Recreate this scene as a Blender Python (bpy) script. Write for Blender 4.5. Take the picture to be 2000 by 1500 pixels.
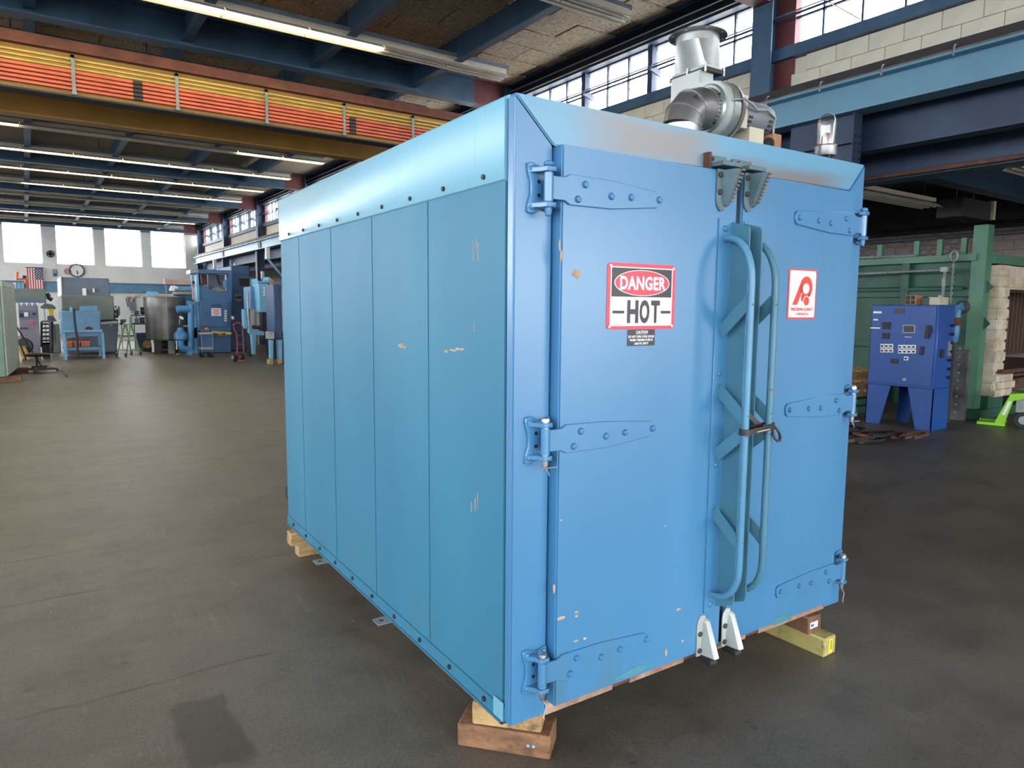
import bpy, bmesh, math, random
from mathutils import Vector, Matrix
random.seed(7)
SC = bpy.context.scene
COL = SC.collection
for o in list(bpy.data.objects):
    bpy.data.objects.remove(o)
R = math.radians

# ------------------------------------------------------------------ camera
FPX, PITCH, ROLL, YAW = 1365.56, 0.1091993, 0.00775083, -0.6061126
EYE = Vector((0, 0, 1.64))
fwd = Vector((-math.sin(YAW) * math.cos(PITCH), math.cos(YAW) * math.cos(PITCH), -math.sin(PITCH)))
r0 = Vector((math.cos(YAW), math.sin(YAW), 0)); u0 = r0.cross(fwd)
rgt = r0 * math.cos(ROLL) + u0 * math.sin(ROLL)
upv = -r0 * math.sin(ROLL) + u0 * math.cos(ROLL)
cd = bpy.data.cameras.new('camera'); cam = bpy.data.objects.new('camera', cd); COL.objects.link(cam)
cd.sensor_width = 36.0; cd.sensor_fit = 'HORIZONTAL'; cd.lens = 36.0 * FPX / 2000.0
cd.clip_start = 0.05; cd.clip_end = 300
cam.matrix_world = Matrix(((rgt.x, upv.x, -fwd.x, EYE.x), (rgt.y, upv.y, -fwd.y, EYE.y), (rgt.z, upv.z, -fwd.z, EYE.z), (0, 0, 0, 1)))
SC.camera = cam

# ------------------------------------------------------------------ light
SKY = 14.0
w = bpy.data.worlds.new('sky'); SC.world = w; w.use_nodes = True
bg = w.node_tree.nodes['Background']; bg.inputs[0].default_value = (0.97, 0.98, 1.0, 1); bg.inputs[1].default_value = SKY
SC.view_settings.view_transform = 'Standard'; SC.view_settings.look = 'None'
SC.view_settings.exposure = 0.0; SC.view_settings.gamma = 1.0; SC.view_settings.use_curve_mapping = False
SC.cycles.diffuse_bounces = 5; SC.cycles.glossy_bounces = 3; SC.cycles.transmission_bounces = 4
SC.cycles.transparent_max_bounces = 10; SC.cycles.max_bounces = 7
SC.cycles.sample_clamp_indirect = 6.0
SC.cycles.caustics_reflective = False; SC.cycles.caustics_refractive = False
XL, XR, YB, YF, XS, ZR = -9.0, 8.4, 43.5, -12.0, 17.0, 6.1
def portal(loc, rot, sx, sy):
    l = bpy.data.lights.new('daylight_portal', 'AREA'); l.shape = 'RECTANGLE'; l.size = sx; l.size_y = sy
    l.cycles.is_portal = True
    o = bpy.data.objects.new('daylight_portal', l); COL.objects.link(o); o.location = loc; o.rotation_euler = rot
    return o
portal((XL - .05, 15.7, 4.0), (0, R(-90), 0), 3.6, 54)            # left wall windows
portal((XR + .1, 20.0, 5.4), (0, R(90), 0), .9, 46)                # clerestory
portal((0.0, YB + .05, 4.1), (R(-90), 0, 0), 17, 3.7)              # back wall windows
portal((0.0, YF - .05, 2.9), (R(90), 0, 0), 17, 5.4)               # unseen door openings behind the viewer, added to light the oven front
portal((12.2, YF - .05, 2.1), (R(90), 0, 0), 5.4, 4.1)             # unseen aisle door opening, added for glare on the oven front

# ------------------------------------------------------------------ helpers
def lin(c):
    r = []
    for x in c[:3]:
        x = x / 255.0
        r.append(x / 12.92 if x <= .04045 else ((x + .055) / 1.055) ** 2.4)
    return (r[0], r[1], r[2], 1.0)
def ray(px, py):
    return fwd + rgt * ((px - 1000) / FPX) + upv * ((750 - py) / FPX)
def on(px, py, axis, val):
    d = ray(px, py); t = (val - EYE[axis]) / d[axis]; return EYE + d * t
def fl(px, py): return on(px, py, 2, 0.0)

ROOT = {}
class MB:
    def __init__(s): s.v = []; s.f = []; s.m = []; s.s = []
    def add(s, vs, fs, mi=0, sm=False):
        n = len(s.v); s.v += [Vector(v) for v in vs]
        for f in fs: s.f.append([i + n for i in f]); s.m.append(mi); s.s.append(sm)
        return s
    def box(s, a, b, mi=0):
        x0, x1 = sorted((a[0], b[0])); y0, y1 = sorted((a[1], b[1])); z0, z1 = sorted((a[2], b[2]))
        return s.add([(x0,y0,z0),(x1,y0,z0),(x1,y1,z0),(x0,y1,z0),(x0,y0,z1),(x1,y0,z1),(x1,y1,z1),(x0,y1,z1)],
                     [(0,3,2,1),(4,5,6,7),(0,1,5,4),(1,2,6,5),(2,3,7,6),(3,0,4,7)], mi)
    def bar(s, p, q, w, h, mi=0, up=(0,0,1)):
        p = Vector(p); q = Vector(q); d = (q - p).normalized(); up = Vector(up)
        sd = d.cross(up)
        if sd.length < 1e-4: sd = d.cross(Vector((1,0,0)))
        sd.normalize(); u = sd.cross(d); a = sd * w / 2; b = u * h / 2
        return s.add([p-a-b, p+a-b, p+a+b, p-a+b, q-a-b, q+a-b, q+a+b, q-a+b],
                     [(0,1,2,3),(7,6,5,4),(4,5,1,0),(5,6,2,1),(6,7,3,2),(7,4,0,3)], mi)
    def tube(s, pts, r, n=8, mi=0, cap=True, closed=False):
        pts = [Vector(p) for p in pts]; k = len(pts); rs = r if isinstance(r, (list, tuple)) else [r] * k
        vs = []; prev = None
        for i, p in enumerate(pts):
            a = pts[(i - 1) % k] if (i > 0 or closed) else p
            b = pts[(i + 1) % k] if (i < k - 1 or closed) else p
            d = (b - a).normalized()
            if prev is None:
                t = Vector((0,0,1)) if abs(d.z) < .9 else Vector((1,0,0))
                prev = d.cross(t).normalized()
            prev = (prev - d * prev.dot(d)).normalized(); o = d.cross(prev)
            for j in range(n):
                an = 2 * math.pi * j / n
                vs.append(p + (prev * math.cos(an) + o * math.sin(an)) * rs[i])
        fs = []
        for i in range(k if closed else k - 1):
            for j in range(n):
                a = i * n + j; b = i * n + (j + 1) % n; i2 = (i + 1) % k
                fs.append((a, b, i2 * n + (j + 1) % n, i2 * n + j))
        s.add(vs, fs, mi, True)
        if cap and not closed:
            m = len(s.v) - len(vs)
            s.f.append([m + j for j in range(n)][::-1]); s.m.append(mi); s.s.append(False)
            s.f.append([m + (k - 1) * n + j for j in range(n)]); s.m.append(mi); s.s.append(False)
        return s
    def cyl(s, p, q, ra, rb=None, n=14, mi=0): return s.tube([p, q], [ra, ra if rb is None else rb], n, mi)
    def lathe(s, prof, c, n=20, mi=0, axis=(0,0,1)):
        c = Vector(c); ax = Vector(axis).normalized(); t = Vector((1,0,0)) if abs(ax.x) < .9 else Vector((0,1,0))
        a = ax.cross(t).normalized(); b = ax.cross(a); vs = []
        for r_, z in prof:
            for j in range(n):
                an = 2 * math.pi * j / n; vs.append(c + ax * z + (a * math.cos(an) + b * math.sin(an)) * r_)
        fs = [(i*n+j, i*n+(j+1)%n, (i+1)*n+(j+1)%n, (i+1)*n+j) for i in range(len(prof)-1) for j in range(n)]
        fs.append(tuple(range(n))[::-1]); fs.append(tuple((len(prof)-1)*n + j for j in range(n)))
        return s.add(vs, fs, mi, True)
    def prism(s, poly, axis, lo, hi, mi=0):
        def P(u, v, t): return {'x': (t,u,v), 'y': (u,t,v), 'z': (u,v,t)}[axis]
        n = len(poly); vs = [P(u,v,lo) for u,v in poly] + [P(u,v,hi) for u,v in poly]
        fs = [tuple(range(n))[::-1], tuple(range(n, 2*n))] + [(i,(i+1)%n,n+(i+1)%n,n+i) for i in range(n)]
        return s.add(vs, fs, mi)
    def mesh(s, name, mats, M=None, bevel=0.0, seg=1, ang=38):
        me = bpy.data.meshes.new(name)
        vs = [M @ v for v in s.v] if M is not None else s.v
        me.from_pydata([tuple(v) for v in vs], [], s.f)
        for m in mats: me.materials.append(m)
        me.polygons.foreach_set('material_index', s.m); me.polygons.foreach_set('use_smooth', s.s)
        bm = bmesh.new(); bm.from_mesh(me); bmesh.ops.recalc_face_normals(bm, faces=bm.faces)
        if bevel:
            es = [e for e in bm.edges if len(e.link_faces) == 2 and e.calc_face_angle(0) > .5]
            bmesh.ops.bevel(bm, geom=es, offset=bevel, segments=seg, affect='EDGES', clamp_overlap=True)
            if seg > 1:
                for f in bm.faces: f.smooth = True
        bm.to_mesh(me); bm.free(); me.set_sharp_from_angle(angle=R(ang)); me.update()
        return me
    def build(s, name, mat, parent=None, label=None, kind=None, local=False, bevel=0.0, seg=1, origin=None):
        mats = mat if isinstance(mat, (list, tuple)) else [mat]
        M = None; RM = ROOT.get(parent.name, Matrix()) if parent else Matrix()
        if parent and not local: M = RM.inverted()
        if origin is not None: M = Matrix.Translation(-Vector(origin))
        o = bpy.data.objects.new(name, s.mesh(name, mats, M, bevel, seg)); COL.objects.link(o)
        if origin is not None: o.location = origin
        if parent: o.parent = parent; ROOT[o.name] = RM
        if label: o['label'] = label
        if kind: o['kind'] = kind
        return o
def thing(name, label, cat, loc=(0,0,0), rz=0.0, group=None):
    o = bpy.data.objects.new(name, None); COL.objects.link(o); o.empty_display_size = .1
    o.location = loc; o.rotation_euler = (0, 0, rz); o['label'] = label; o['category'] = cat
    if group: o['group'] = group
    ROOT[o.name] = Matrix.Translation(loc) @ Matrix.Rotation(rz, 4, 'Z')
    return o
def tag(o, label, cat, group=None):
    o['label'] = label; o['category'] = cat
    if group: o['group'] = group
    return o
def struct(mb, name, mat, bevel=0.0):
    return mb.build(name, mat, None, None, 'structure', bevel=bevel)
def inst(name, me, parent, loc, rz=0.0, scale=None):
    o = bpy.data.objects.new(name, me); COL.objects.link(o)
    o.location = (ROOT.get(parent.name, Matrix()).inverted() @ Vector(loc)) if parent else loc
    o.rotation_euler = (0, 0, rz)
    if scale: o.scale = scale
    if parent: o.parent = parent
    return o
def text2d(body, wd, ht, cx, cy, bold=0.0):
    cu = bpy.data.curves.new('lettering', 'FONT'); cu.body = body; cu.align_x = 'CENTER'; cu.offset = bold; cu.space_character = 1.0 + bold * 1.6
    cu.resolution_u = 3
    o = bpy.data.objects.new('lettering', cu); COL.objects.link(o)
    me = bpy.data.meshes.new_from_object(o.evaluated_get(bpy.context.evaluated_depsgraph_get()))
    vs = [v.co.copy() for v in me.vertices]; fs = [list(p.vertices) for p in me.polygons]
    bpy.data.objects.remove(o); bpy.data.curves.remove(cu); bpy.data.meshes.remove(me)
    x0 = min(v.x for v in vs); x1 = max(v.x for v in vs); y0 = min(v.y for v in vs); y1 = max(v.y for v in vs)
    return [((v.x-x0)/(x1-x0)*wd - wd/2 + cx, (v.y-y0)/(y1-y0)*ht - ht/2 + cy) for v in vs], fs
def ibeam_poly(w_, h_, z0, c, tf=.02, tw=.012):
    z1 = z0 + h_
    return [(c-w_/2,z0),(c+w_/2,z0),(c+w_/2,z0+tf),(c+tw/2,z0+tf),(c+tw/2,z1-tf),(c+w_/2,z1-tf),(c+w_/2,z1),(c-w_/2,z1),(c-w_/2,z1-tf),(c-tw/2,z1-tf),(c-tw/2,z0+tf),(c-w_/2,z0+tf)]

# ------------------------------------------------------------------ materials
def nodes(name):
    m = bpy.data.materials.new(name); m.use_nodes = True; nt = m.node_tree
    return m, nt, nt.nodes['Principled BSDF']
def N(nt, t, **kw):
    n = nt.nodes.new(t)
    for k, v in kw.items(): setattr(n, k, v)
    return n
def noise(nt, vec, scale, detail=4, rough=.6):
    n = N(nt, 'ShaderNodeTexNoise'); n.inputs['Scale'].default_value = scale; n.inputs['Detail'].default_value = detail
    n.inputs['Roughness'].default_value = rough
    if vec is not None: nt.links.new(vec, n.inputs['Vector'])
    return n.outputs['Fac']
def ramp(nt, fac, a, b):
    n = N(nt, 'ShaderNodeMapRange'); n.inputs[1].default_value = a; n.inputs[2].default_value = b
    nt.links.new(fac, n.inputs[0]); return n.outputs[0]
def mix(nt, fac, a, b):
    n = N(nt, 'ShaderNodeMix', data_type='RGBA')
    for s_, x in ((0, fac), (6, a), (7, b)):
        if hasattr(x, 'links') or hasattr(x, 'is_linked'): nt.links.new(x, n.inputs[s_])
        else: n.inputs[s_].default_value = x
    return n.outputs[2]
def math_(nt, op, a, b=None):
    n = N(nt, 'ShaderNodeMath', operation=op)
    for i, x in enumerate((a, b)):
        if x is None: continue
        if hasattr(x, 'is_linked'): nt.links.new(x, n.inputs[i])
        else: n.inputs[i].default_value = x
    return n.outputs[0]
def coords(nt, scale=(1,1,1)):
    tc = N(nt, 'ShaderNodeTexCoord'); mp = N(nt, 'ShaderNodeMapping'); mp.inputs['Scale'].default_value = scale
    nt.links.new(tc.outputs['Object'], mp.inputs[0]); return mp.outputs[0]
def bump(nt, b, h, strength, dist=.01):
    n = N(nt, 'ShaderNodeBump'); n.inputs['Strength'].default_value = strength; n.inputs['Distance'].default_value = dist
    nt.links.new(h, n.inputs['Height']); nt.links.new(n.outputs[0], b.inputs['Normal'])
def mk(name, rgb, rough=.5, metal=0.0, var=.12, scale=3.0, stretch=(1,1,1), bmp=0.0, bscale=40, chip=None, rgb2=None, spec=.5):
    m, nt, b = nodes(name); v = coords(nt, stretch)
    c = lin(rgb)
    d = lin(rgb2) if rgb2 else tuple(x * (1 - 2 * var) for x in c[:3]) + (1,)
    e = c if rgb2 else tuple(min(1, x * (1 + var)) for x in c[:3]) + (1,)
    f = noise(nt, v, scale, 5)
    col = mix(nt, ramp(nt, f, .3, .7), d, e)
    if chip:
        g = noise(nt, coords(nt), chip[2], 6, .65)
        col = mix(nt, ramp(nt, g, chip[1], chip[1] + .03), col, lin(chip[0]))
    nt.links.new(col, b.inputs['Base Color']); b.inputs['Roughness'].default_value = rough
    b.inputs['Metallic'].default_value = metal; b.inputs['Specular IOR Level'].default_value = spec
    if bmp: bump(nt, b, noise(nt, v, bscale, 4), bmp)
    return m
def emit(name, rgb, st):
    m, nt, b = nodes(name); b.inputs['Base Color'].default_value = lin(rgb)
    b.inputs['Emission Color'].default_value = lin(rgb); b.inputs['Emission Strength'].default_value = st
    return m
def mk_glass(name, tint=(1,1,1), fac=.08, rough=.05):
    m = bpy.data.materials.new(name); m.use_nodes = True; nt = m.node_tree; nt.nodes.clear()
    o = N(nt, 'ShaderNodeOutputMaterial'); t = N(nt, 'ShaderNodeBsdfTransparent'); g = N(nt, 'ShaderNodeBsdfGlossy'); x = N(nt, 'ShaderNodeMixShader')
    t.inputs[0].default_value = tint + (1,); g.inputs['Roughness'].default_value = rough; x.inputs[0].default_value = fac
    nt.links.new(t.outputs[0], x.inputs[1]); nt.links.new(g.outputs[0], x.inputs[2]); nt.links.new(x.outputs[0], o.inputs[0])
    return m
def mk_floor():
    m, nt, b = nodes('dirty_concrete'); v = coords(nt)
    big = noise(nt, v, .35, 5, .6); mid = noise(nt, v, 2.2, 6, .7); fine = noise(nt, v, 70, 6, .8)
    col = mix(nt, ramp(nt, big, .35, .65), lin((92,86,77)), lin((122,115,103)))
    col = mix(nt, math_(nt, 'MULTIPLY', ramp(nt, mid, .45, .7), .6), col, lin((66,60,53)))
    col = mix(nt, math_(nt, 'MULTIPLY', ramp(nt, fine, .40, .66), .6), col, lin((52,48,44)))
    sp = noise(nt, v, 9, 3, .5)
    col = mix(nt, math_(nt, 'MULTIPLY', ramp(nt, sp, .68, .74), .6), col, lin((52,48,44)))
    sc = noise(nt, coords(nt, (2.0, .35, 1)), 5, 6, .75)
    col = mix(nt, math_(nt, 'MULTIPLY', ramp(nt, sc, .6, .72), .45), col, lin((140,135,125)))
    lt = noise(nt, v, 30, 2, .5)
    col = mix(nt, ramp(nt, lt, .77, .8), col, lin((190,186,176)))
    # hairline cracks
    vo = N(nt, 'ShaderNodeTexVoronoi', feature='DISTANCE_TO_EDGE'); vo.inputs['Scale'].default_value = .28
    wp = N(nt, 'ShaderNodeVectorMath', operation='ADD'); nz = N(nt, 'ShaderNodeTexNoise'); nz.inputs['Scale'].default_value = 1.5
    nt.links.new(v, nz.inputs['Vector']); nt.links.new(nz.outputs['Color'], wp.inputs[0]); nt.links.new(v, wp.inputs[1]); nt.links.new(wp.outputs[0], vo.inputs['Vector'])
    col = mix(nt, math_(nt, 'MULTIPLY', ramp(nt, vo.outputs['Distance'], .0028, .0004), .22), col, lin((58,54,50)))
    # slab joints running across the bay
    sy = N(nt, 'ShaderNodeSeparateXYZ'); tcj = N(nt, 'ShaderNodeTexCoord'); nt.links.new(tcj.outputs['Object'], sy.inputs[0])
    wv = math_(nt, 'ADD', sy.outputs[1], math_(nt, 'MULTIPLY', math_(nt, 'SUBTRACT', noise(nt, v, 2.5, 5), .5), .10))
    for jy in (3.25, 4.55, 5.35, 8.15, 9.1, 12.2, 15.3):
        dj = math_(nt, 'ABSOLUTE', math_(nt, 'SUBTRACT', wv, jy))
        brk = ramp(nt, noise(nt, coords(nt, (1, .2, 1)), 1.1 + .1 * jy, 3), .42, .55)
        col = mix(nt, math_(nt, 'MULTIPLY', math_(nt, 'MULTIPLY', ramp(nt, dj, .016, .006), brk), .6), col, lin((48,44,40)))
    # one old patch of spilled oil
    p = fl(408, 1425); tc = N(nt, 'ShaderNodeTexCoord'); sx = N(nt, 'ShaderNodeSeparateXYZ'); nt.links.new(tc.outputs['Object'], sx.inputs[0])
    dx = math_(nt, 'ABSOLUTE', math_(nt, 'DIVIDE', math_(nt, 'SUBTRACT', sx.outputs[0], p.x), .115))
    dy = math_(nt, 'ABSOLUTE', math_(nt, 'DIVIDE', math_(nt, 'SUBTRACT', sx.outputs[1], p.y), .26))
    d = math_(nt, 'ADD', math_(nt, 'MAXIMUM', dx, dy), math_(nt, 'MULTIPLY', math_(nt, 'SUBTRACT', noise(nt, v, 6, 4), .5), .9))
    col = mix(nt, math_(nt, 'MULTIPLY', ramp(nt, d, 1.05, .85), .6), col, lin((46,43,41)))
    nt.links.new(col, b.inputs['Base Color'])
    nt.links.new(ramp(nt, mid, .3, .8), b.inputs['Roughness']); 
    rr = N(nt, 'ShaderNodeMapRange'); rr.inputs[3].default_value = .33; rr.inputs[4].default_value = .56
    nt.links.new(big, rr.inputs[0]); nt.links.new(rr.outputs[0], b.inputs['Roughness'])
    h = math_(nt, 'ADD', math_(nt, 'MULTIPLY', fine, .5), sp); bump(nt, b, h, .4, .008)
    return m
def mk_wood(name, a, bb, sx=(1,1,1)):
    m, nt, b = nodes(name); v = coords(nt, sx)
    col = mix(nt, ramp(nt, noise(nt, v, 6, 6, .7), .3, .7), lin(a), lin(bb))
    col = mix(nt, math_(nt, 'MULTIPLY', ramp(nt, noise(nt, coords(nt), 14, 5, .6), .55, .68), .7), col, lin((66,46,34)))
    nt.links.new(col, b.inputs['Base Color']); b.inputs['Roughness'].default_value = .8; bump(nt, b, noise(nt, v, 20, 5), .4, .004)
    return m
def mk_oven(name, a, a2, stain=None, rough=.27, coat=.8):
    """old sheet-metal enamel: uneven brush-outs, dirt runs, small chips, optional heat stains"""
    m, nt, b = nodes(name); v = coords(nt)
    col = mix(nt, ramp(nt, noise(nt, coords(nt, (1.2, 1.2, .35)), 1.7, 2, .45), .2, .8), lin(a), lin(a2))
    run = noise(nt, coords(nt, (14, 14, .7)), 2.0, 4, .6)
    col = mix(nt, math_(nt, 'MULTIPLY', ramp(nt, run, .62, .78), .25), col, lin((52,104,122)))
    tc = N(nt, 'ShaderNodeTexCoord'); sx = N(nt, 'ShaderNodeSeparateXYZ'); nt.links.new(tc.outputs['Object'], sx.inputs[0])
    # grime creeping up from the bottom edge
    g = math_(nt, 'MULTIPLY', ramp(nt, sx.outputs[2], .42, .05), ramp(nt, noise(nt, coords(nt, (5, 5, 1.2)), 1.6, 5, .65), .5, .75))
    col = mix(nt, math_(nt, 'MULTIPLY', g, .6), col, lin((74,104,104)))
    if stain:
        for (x0, x1, z0, z1, rgb, am) in stain:
            ex = math_(nt, 'ABSOLUTE', math_(nt, 'DIVIDE', math_(nt, 'SUBTRACT', sx.outputs[0], (x0+x1)/2), (x1-x0)/2))
            ez = math_(nt, 'ABSOLUTE', math_(nt, 'DIVIDE', math_(nt, 'SUBTRACT', sx.outputs[2], (z0+z1)/2), (z1-z0)/2))
            d = math_(nt, 'ADD', math_(nt, 'MAXIMUM', ex, ez), math_(nt, 'MULTIPLY', math_(nt, 'SUBTRACT', noise(nt, coords(nt, (1.5,1,4)), 3, 4), .5), .8))
            col = mix(nt, math_(nt, 'MULTIPLY', ramp(nt, d, 1.05, .35), am), col, lin(rgb))
    ch = noise(nt, v, 24, 3, .5)
    col = mix(nt, ramp(nt, ch, .80, .81), col, lin((150,132,108)))
    sc = noise(nt, coords(nt, (40, 40, 3)), 1.0, 3, .5)
    col = mix(nt, math_(nt, 'MULTIPLY', ramp(nt, sc, .76, .8), .4), col, lin((120,180,205)))
    nt.links.new(col, b.inputs['Base Color'])
    rr = N(nt, 'ShaderNodeMapRange'); rr.inputs[3].default_value = rough + .02; rr.inputs[4].default_value = rough + .12
    nt.links.new(noise(nt, v, 2.5, 4), rr.inputs[0]); nt.links.new(rr.outputs[0], b.inputs['Roughness'])
    b.inputs['Coat Weight'].default_value = coat; b.inputs['Coat Roughness'].default_value = .3
    bump(nt, b, noise(nt, v, 1.6, 2), .10, .05)
    return m
M = {}
M['floor'] = mk_floor()
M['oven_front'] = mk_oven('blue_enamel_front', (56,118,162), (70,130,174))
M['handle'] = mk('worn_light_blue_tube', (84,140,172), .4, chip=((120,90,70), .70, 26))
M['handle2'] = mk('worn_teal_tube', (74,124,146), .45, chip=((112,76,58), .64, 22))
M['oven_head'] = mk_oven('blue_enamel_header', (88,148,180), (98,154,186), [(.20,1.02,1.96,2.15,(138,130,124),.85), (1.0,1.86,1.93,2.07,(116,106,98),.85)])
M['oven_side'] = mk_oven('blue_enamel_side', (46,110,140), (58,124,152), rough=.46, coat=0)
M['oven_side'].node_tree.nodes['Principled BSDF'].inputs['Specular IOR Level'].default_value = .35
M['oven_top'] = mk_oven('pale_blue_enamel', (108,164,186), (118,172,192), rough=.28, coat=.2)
M['oven_dark'] = mk('dark_recess', (34,46,58), .8)
M['teal'] = mk('teal_worn_enamel', (70,128,146), .45, chip=((110,92,80), .68, 14))
M['blue_bolt'] = mk('blue_painted_steel', (62,120,165), .4)
M['flange'] = mk('dull_blue_flange', (76,128,150), .45, var=.1)
M['teeth'] = mk('grimy_teeth', (120,112,104), .6, .2, rgb2=(96,76,64), scale=30)
M['sill'] = mk('rusty_cream_sill', (176,152,134), .75, rgb2=(112,70,52), scale=9, bmp=.3)
M['rust'] = mk('rust_brown', (104,72,60), .85, rgb2=(70,46,40), scale=7, bmp=.2)
M['castgrey'] = mk('grey_cast_alloy', (150,156,158), .45, .3, var=.15, chip=((110,100,92), .62, 18))
M['dirtygrey'] = mk('grimy_grey_casting', (92,118,126), .55, .2, chip=((112,88,72), .58, 22))
M['chip'] = mk('bare_primer', (188,160,132), .8, var=.2, scale=30)
M['black'] = mk('black_rubber', (28,28,30), .55)
M['leather'] = mk('dark_leather', (46,40,40), .5)
M['steel'] = mk('bright_steel', (190,190,190), .3, .9)
M['galv'] = mk('galvanised_sheet', (170,174,174), .34, .75, var=.18, scale=8)
M['duct'] = mk('dull_duct_metal', (150,148,150), .38, .75, var=.2, scale=5, chip=((104,96,96), .6, 9))
M['alu'] = mk('cast_aluminium', (176,184,181), .5, .3, var=.1)
M['motor'] = mk('grey_motor_enamel', (120,124,132), .4, .1)
M['beige'] = mk('beige_enamel', (196,188,168), .6)
M['tan'] = mk('tan_box', (176,132,96), .7, rgb2=(140,96,66), scale=12)
M['white'] = mk('white_enamel', (235,236,238), .45, var=.03)
M['signred'] = mk('sign_red', (226,62,82), .35, var=.06)
M['signblack'] = mk('sign_black', (40,42,50), .35, var=.1)
M['logored'] = mk('logo_red', (224,72,58), .4, var=.04)
M['wood_old'] = mk_wood('old_timber', (146,108,76), (90,64,46), (1,4,4))
M['wood_pale'] = mk_wood('pale_timber', (190,162,114), (142,112,74), (1,4,4))
M['wood_green'] = mk_wood('treated_timber', (186,176,110), (150,140,84), (1,1,1))
M['yellowtag'] = mk('yellow_tag', (232,214,60), .5, var=.03)
M['lens'] = mk_glass('clear_plastic_dome', (.92,.93,.94), .34, .2)
M['lampred'] = mk('red_lamp', (132,44,48), .3)
M['block'] = mk('painted_block', (226,222,206), .75, var=.05, bmp=.25, bscale=50)
M['wallwhite'] = mk('white_painted_wall', (226,228,226), .8, var=.05, scale=1.2, bmp=.1)
M['pinkblock'] = mk('pinkish_grey_block', (150,138,136), .85, var=.07, bmp=.3)
M['beam'] = mk('blue_structural_paint', (66,100,132), .5, var=.18, scale=1.5)
M['beamdark'] = mk('dark_blue_structural_paint', (42,62,90), .55, var=.18, scale=1.5)
M['girder'] = mk('light_blue_girder_paint', (98,146,172), .42, var=.08, scale=1.0)
M['maroon'] = mk('maroon_primer', (112,64,66), .6, var=.15)
M['bounce'] = mk('pale_bounce_layer', (224,220,212), .95, scale=20)  # pale colour chosen to bounce sky light up through the windows
M['deck'] = mk('wood_fibre_deck', (196,184,164), .95, rgb2=(132,120,102), scale=22, bmp=.6, bscale=30)
M['glass'] = mk_glass('window_glass', (.97,.98,1.0), .05, .1)
M['fixture'] = mk('fixture_white', (216,210,196), .4, var=.05)
M['fixtop'] = mk('fixture_grey_blue', (120,140,160), .5)
M['tube_on'] = emit('lit_fluorescent_tube', (255,240,196), 15.0)
M['tube_off'] = mk('unlit_tube', (225,225,218), .3)
M['craney'] = mk('crane_yellow', (198,154,80), .5, rgb2=(172,130,66), scale=1.4)
M['craneflange'] = mk('grimy_rusty_flange', (128,80,66), .8, rgb2=(92,58,50), scale=4)
M['cranedark'] = mk('dark_flange_edge', (70,66,66), .8)  # plain dark grey for the lower flange and bar joints
M['bary'] = mk('yellow_bar', (222,196,98), .5)
M['baro'] = mk('orange_bar', (240,118,92), .5)
M['mbluep'] = mk('deep_blue_panel', (26,76,150), .42, var=.08)
M['furn'] = mk('furnace_green', (44,88,72), .55, var=.15, scale=2)
M['furnl'] = mk('furnace_green_light', (76,124,100), .5, var=.12, scale=2)
M['fibre'] = mk('ceramic_fibre', (226,220,206), .95, rgb2=(176,158,126), scale=4, bmp=.8, bscale=14)
M['firebrown'] = mk('scorched_lining', (104,86,72), .95, rgb2=(66,52,44), scale=6, stretch=(12,12,.7), bmp=.6, bscale=6)
M['darkmetal'] = mk('dark_iron', (48,48,52), .6, .2)
M['midgrey'] = mk('machine_grey', (112,120,128), .5, var=.1)
M['greygreen'] = mk('machine_grey_green', (104,116,112), .5, var=.1)
M['slate'] = mk('machine_slate_blue', (96,110,130), .5, var=.1)
M['mblue'] = mk('machine_blue', (60,104,150), .45, var=.1)
M['mnavy'] = mk('machine_dark_blue', (44,76,116), .5, var=.12)
M['mlight'] = mk('machine_light_blue', (110,170,205), .45, var=.1)
M['mmid'] = mk('machine_mid_blue', (92,140,178), .45, var=.1)
M['pipeblue'] = mk('pipe_blue', (70,132,182), .4)
M['tank'] = mk('weathered_tank_grey', (108,108,104), .35, .35, rgb2=(78,80,78), scale=2)
M['pink'] = mk('faded_pink_primer', (190,156,150), .7, var=.1)
M['cabgreen'] = mk('pale_green_cabinet', (186,200,188), .6, var=.06, stretch=(1,1,.2))
M['cabgreend'] = mk('sage_cabinet', (118,142,128), .6)
M['orange'] = mk('orange_paint', (214,112,58), .5)
M['lime'] = mk('lime_green_enamel', (150,214,56), .35, var=.05)
M['yellow'] = mk('yellow_paint', (220,190,60), .5)
M['flagred'] = mk('flag_red', (186,70,82), .8, var=.04)
M['flagblue'] = mk('flag_blue', (48,58,100), .8, var=.04)
M['ladder'] = mk('ladder_green', (132,180,120), .5)
M['redtruck'] = mk('dull_red_tube', (136,58,70), .45)
M['paleblue'] = mk('poster_blue', (120,176,206), .6)
M['mesh'] = mk('black_expanded_metal', (34,38,38), .6, .3)
# ------------------------------------------------------------------ the building
struct(MB().box((XL-.3, YF-.3, -.2), (XS+.3, YB+.3, 0)), 'floor', M['floor'])
struct(MB().box((-120, -120, -.6), (120, 140, -.25)), 'ground', mk('unseen_ground_grey', (128,126,120), .9))  # unseen ground added to cut the light coming from below the horizon
ceil_ = struct(MB().box((XL-.2, YF-.2, ZR), (XR+.25, YB+.2, ZR+.15)), 'ceiling', M['deck'])
pm = MB().box((-.604, -.304, -.03), (.604, .304, 0)).mesh('deck_panel', [M['deck']], bevel=.012)
row = 0
y = 3.0
while y < 17.5:
    x = -3.0 - (.61 if row % 2 else 0)
    while x < 8.3:
        if y > 9 or x > 2:
            inst('deck_panel', pm, ceil_, (x, y, ZR - .004 - .006 * ((row * 7 + int(x * 3)) % 3)))
        x += 1.224
    y += .624; row += 1
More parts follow.
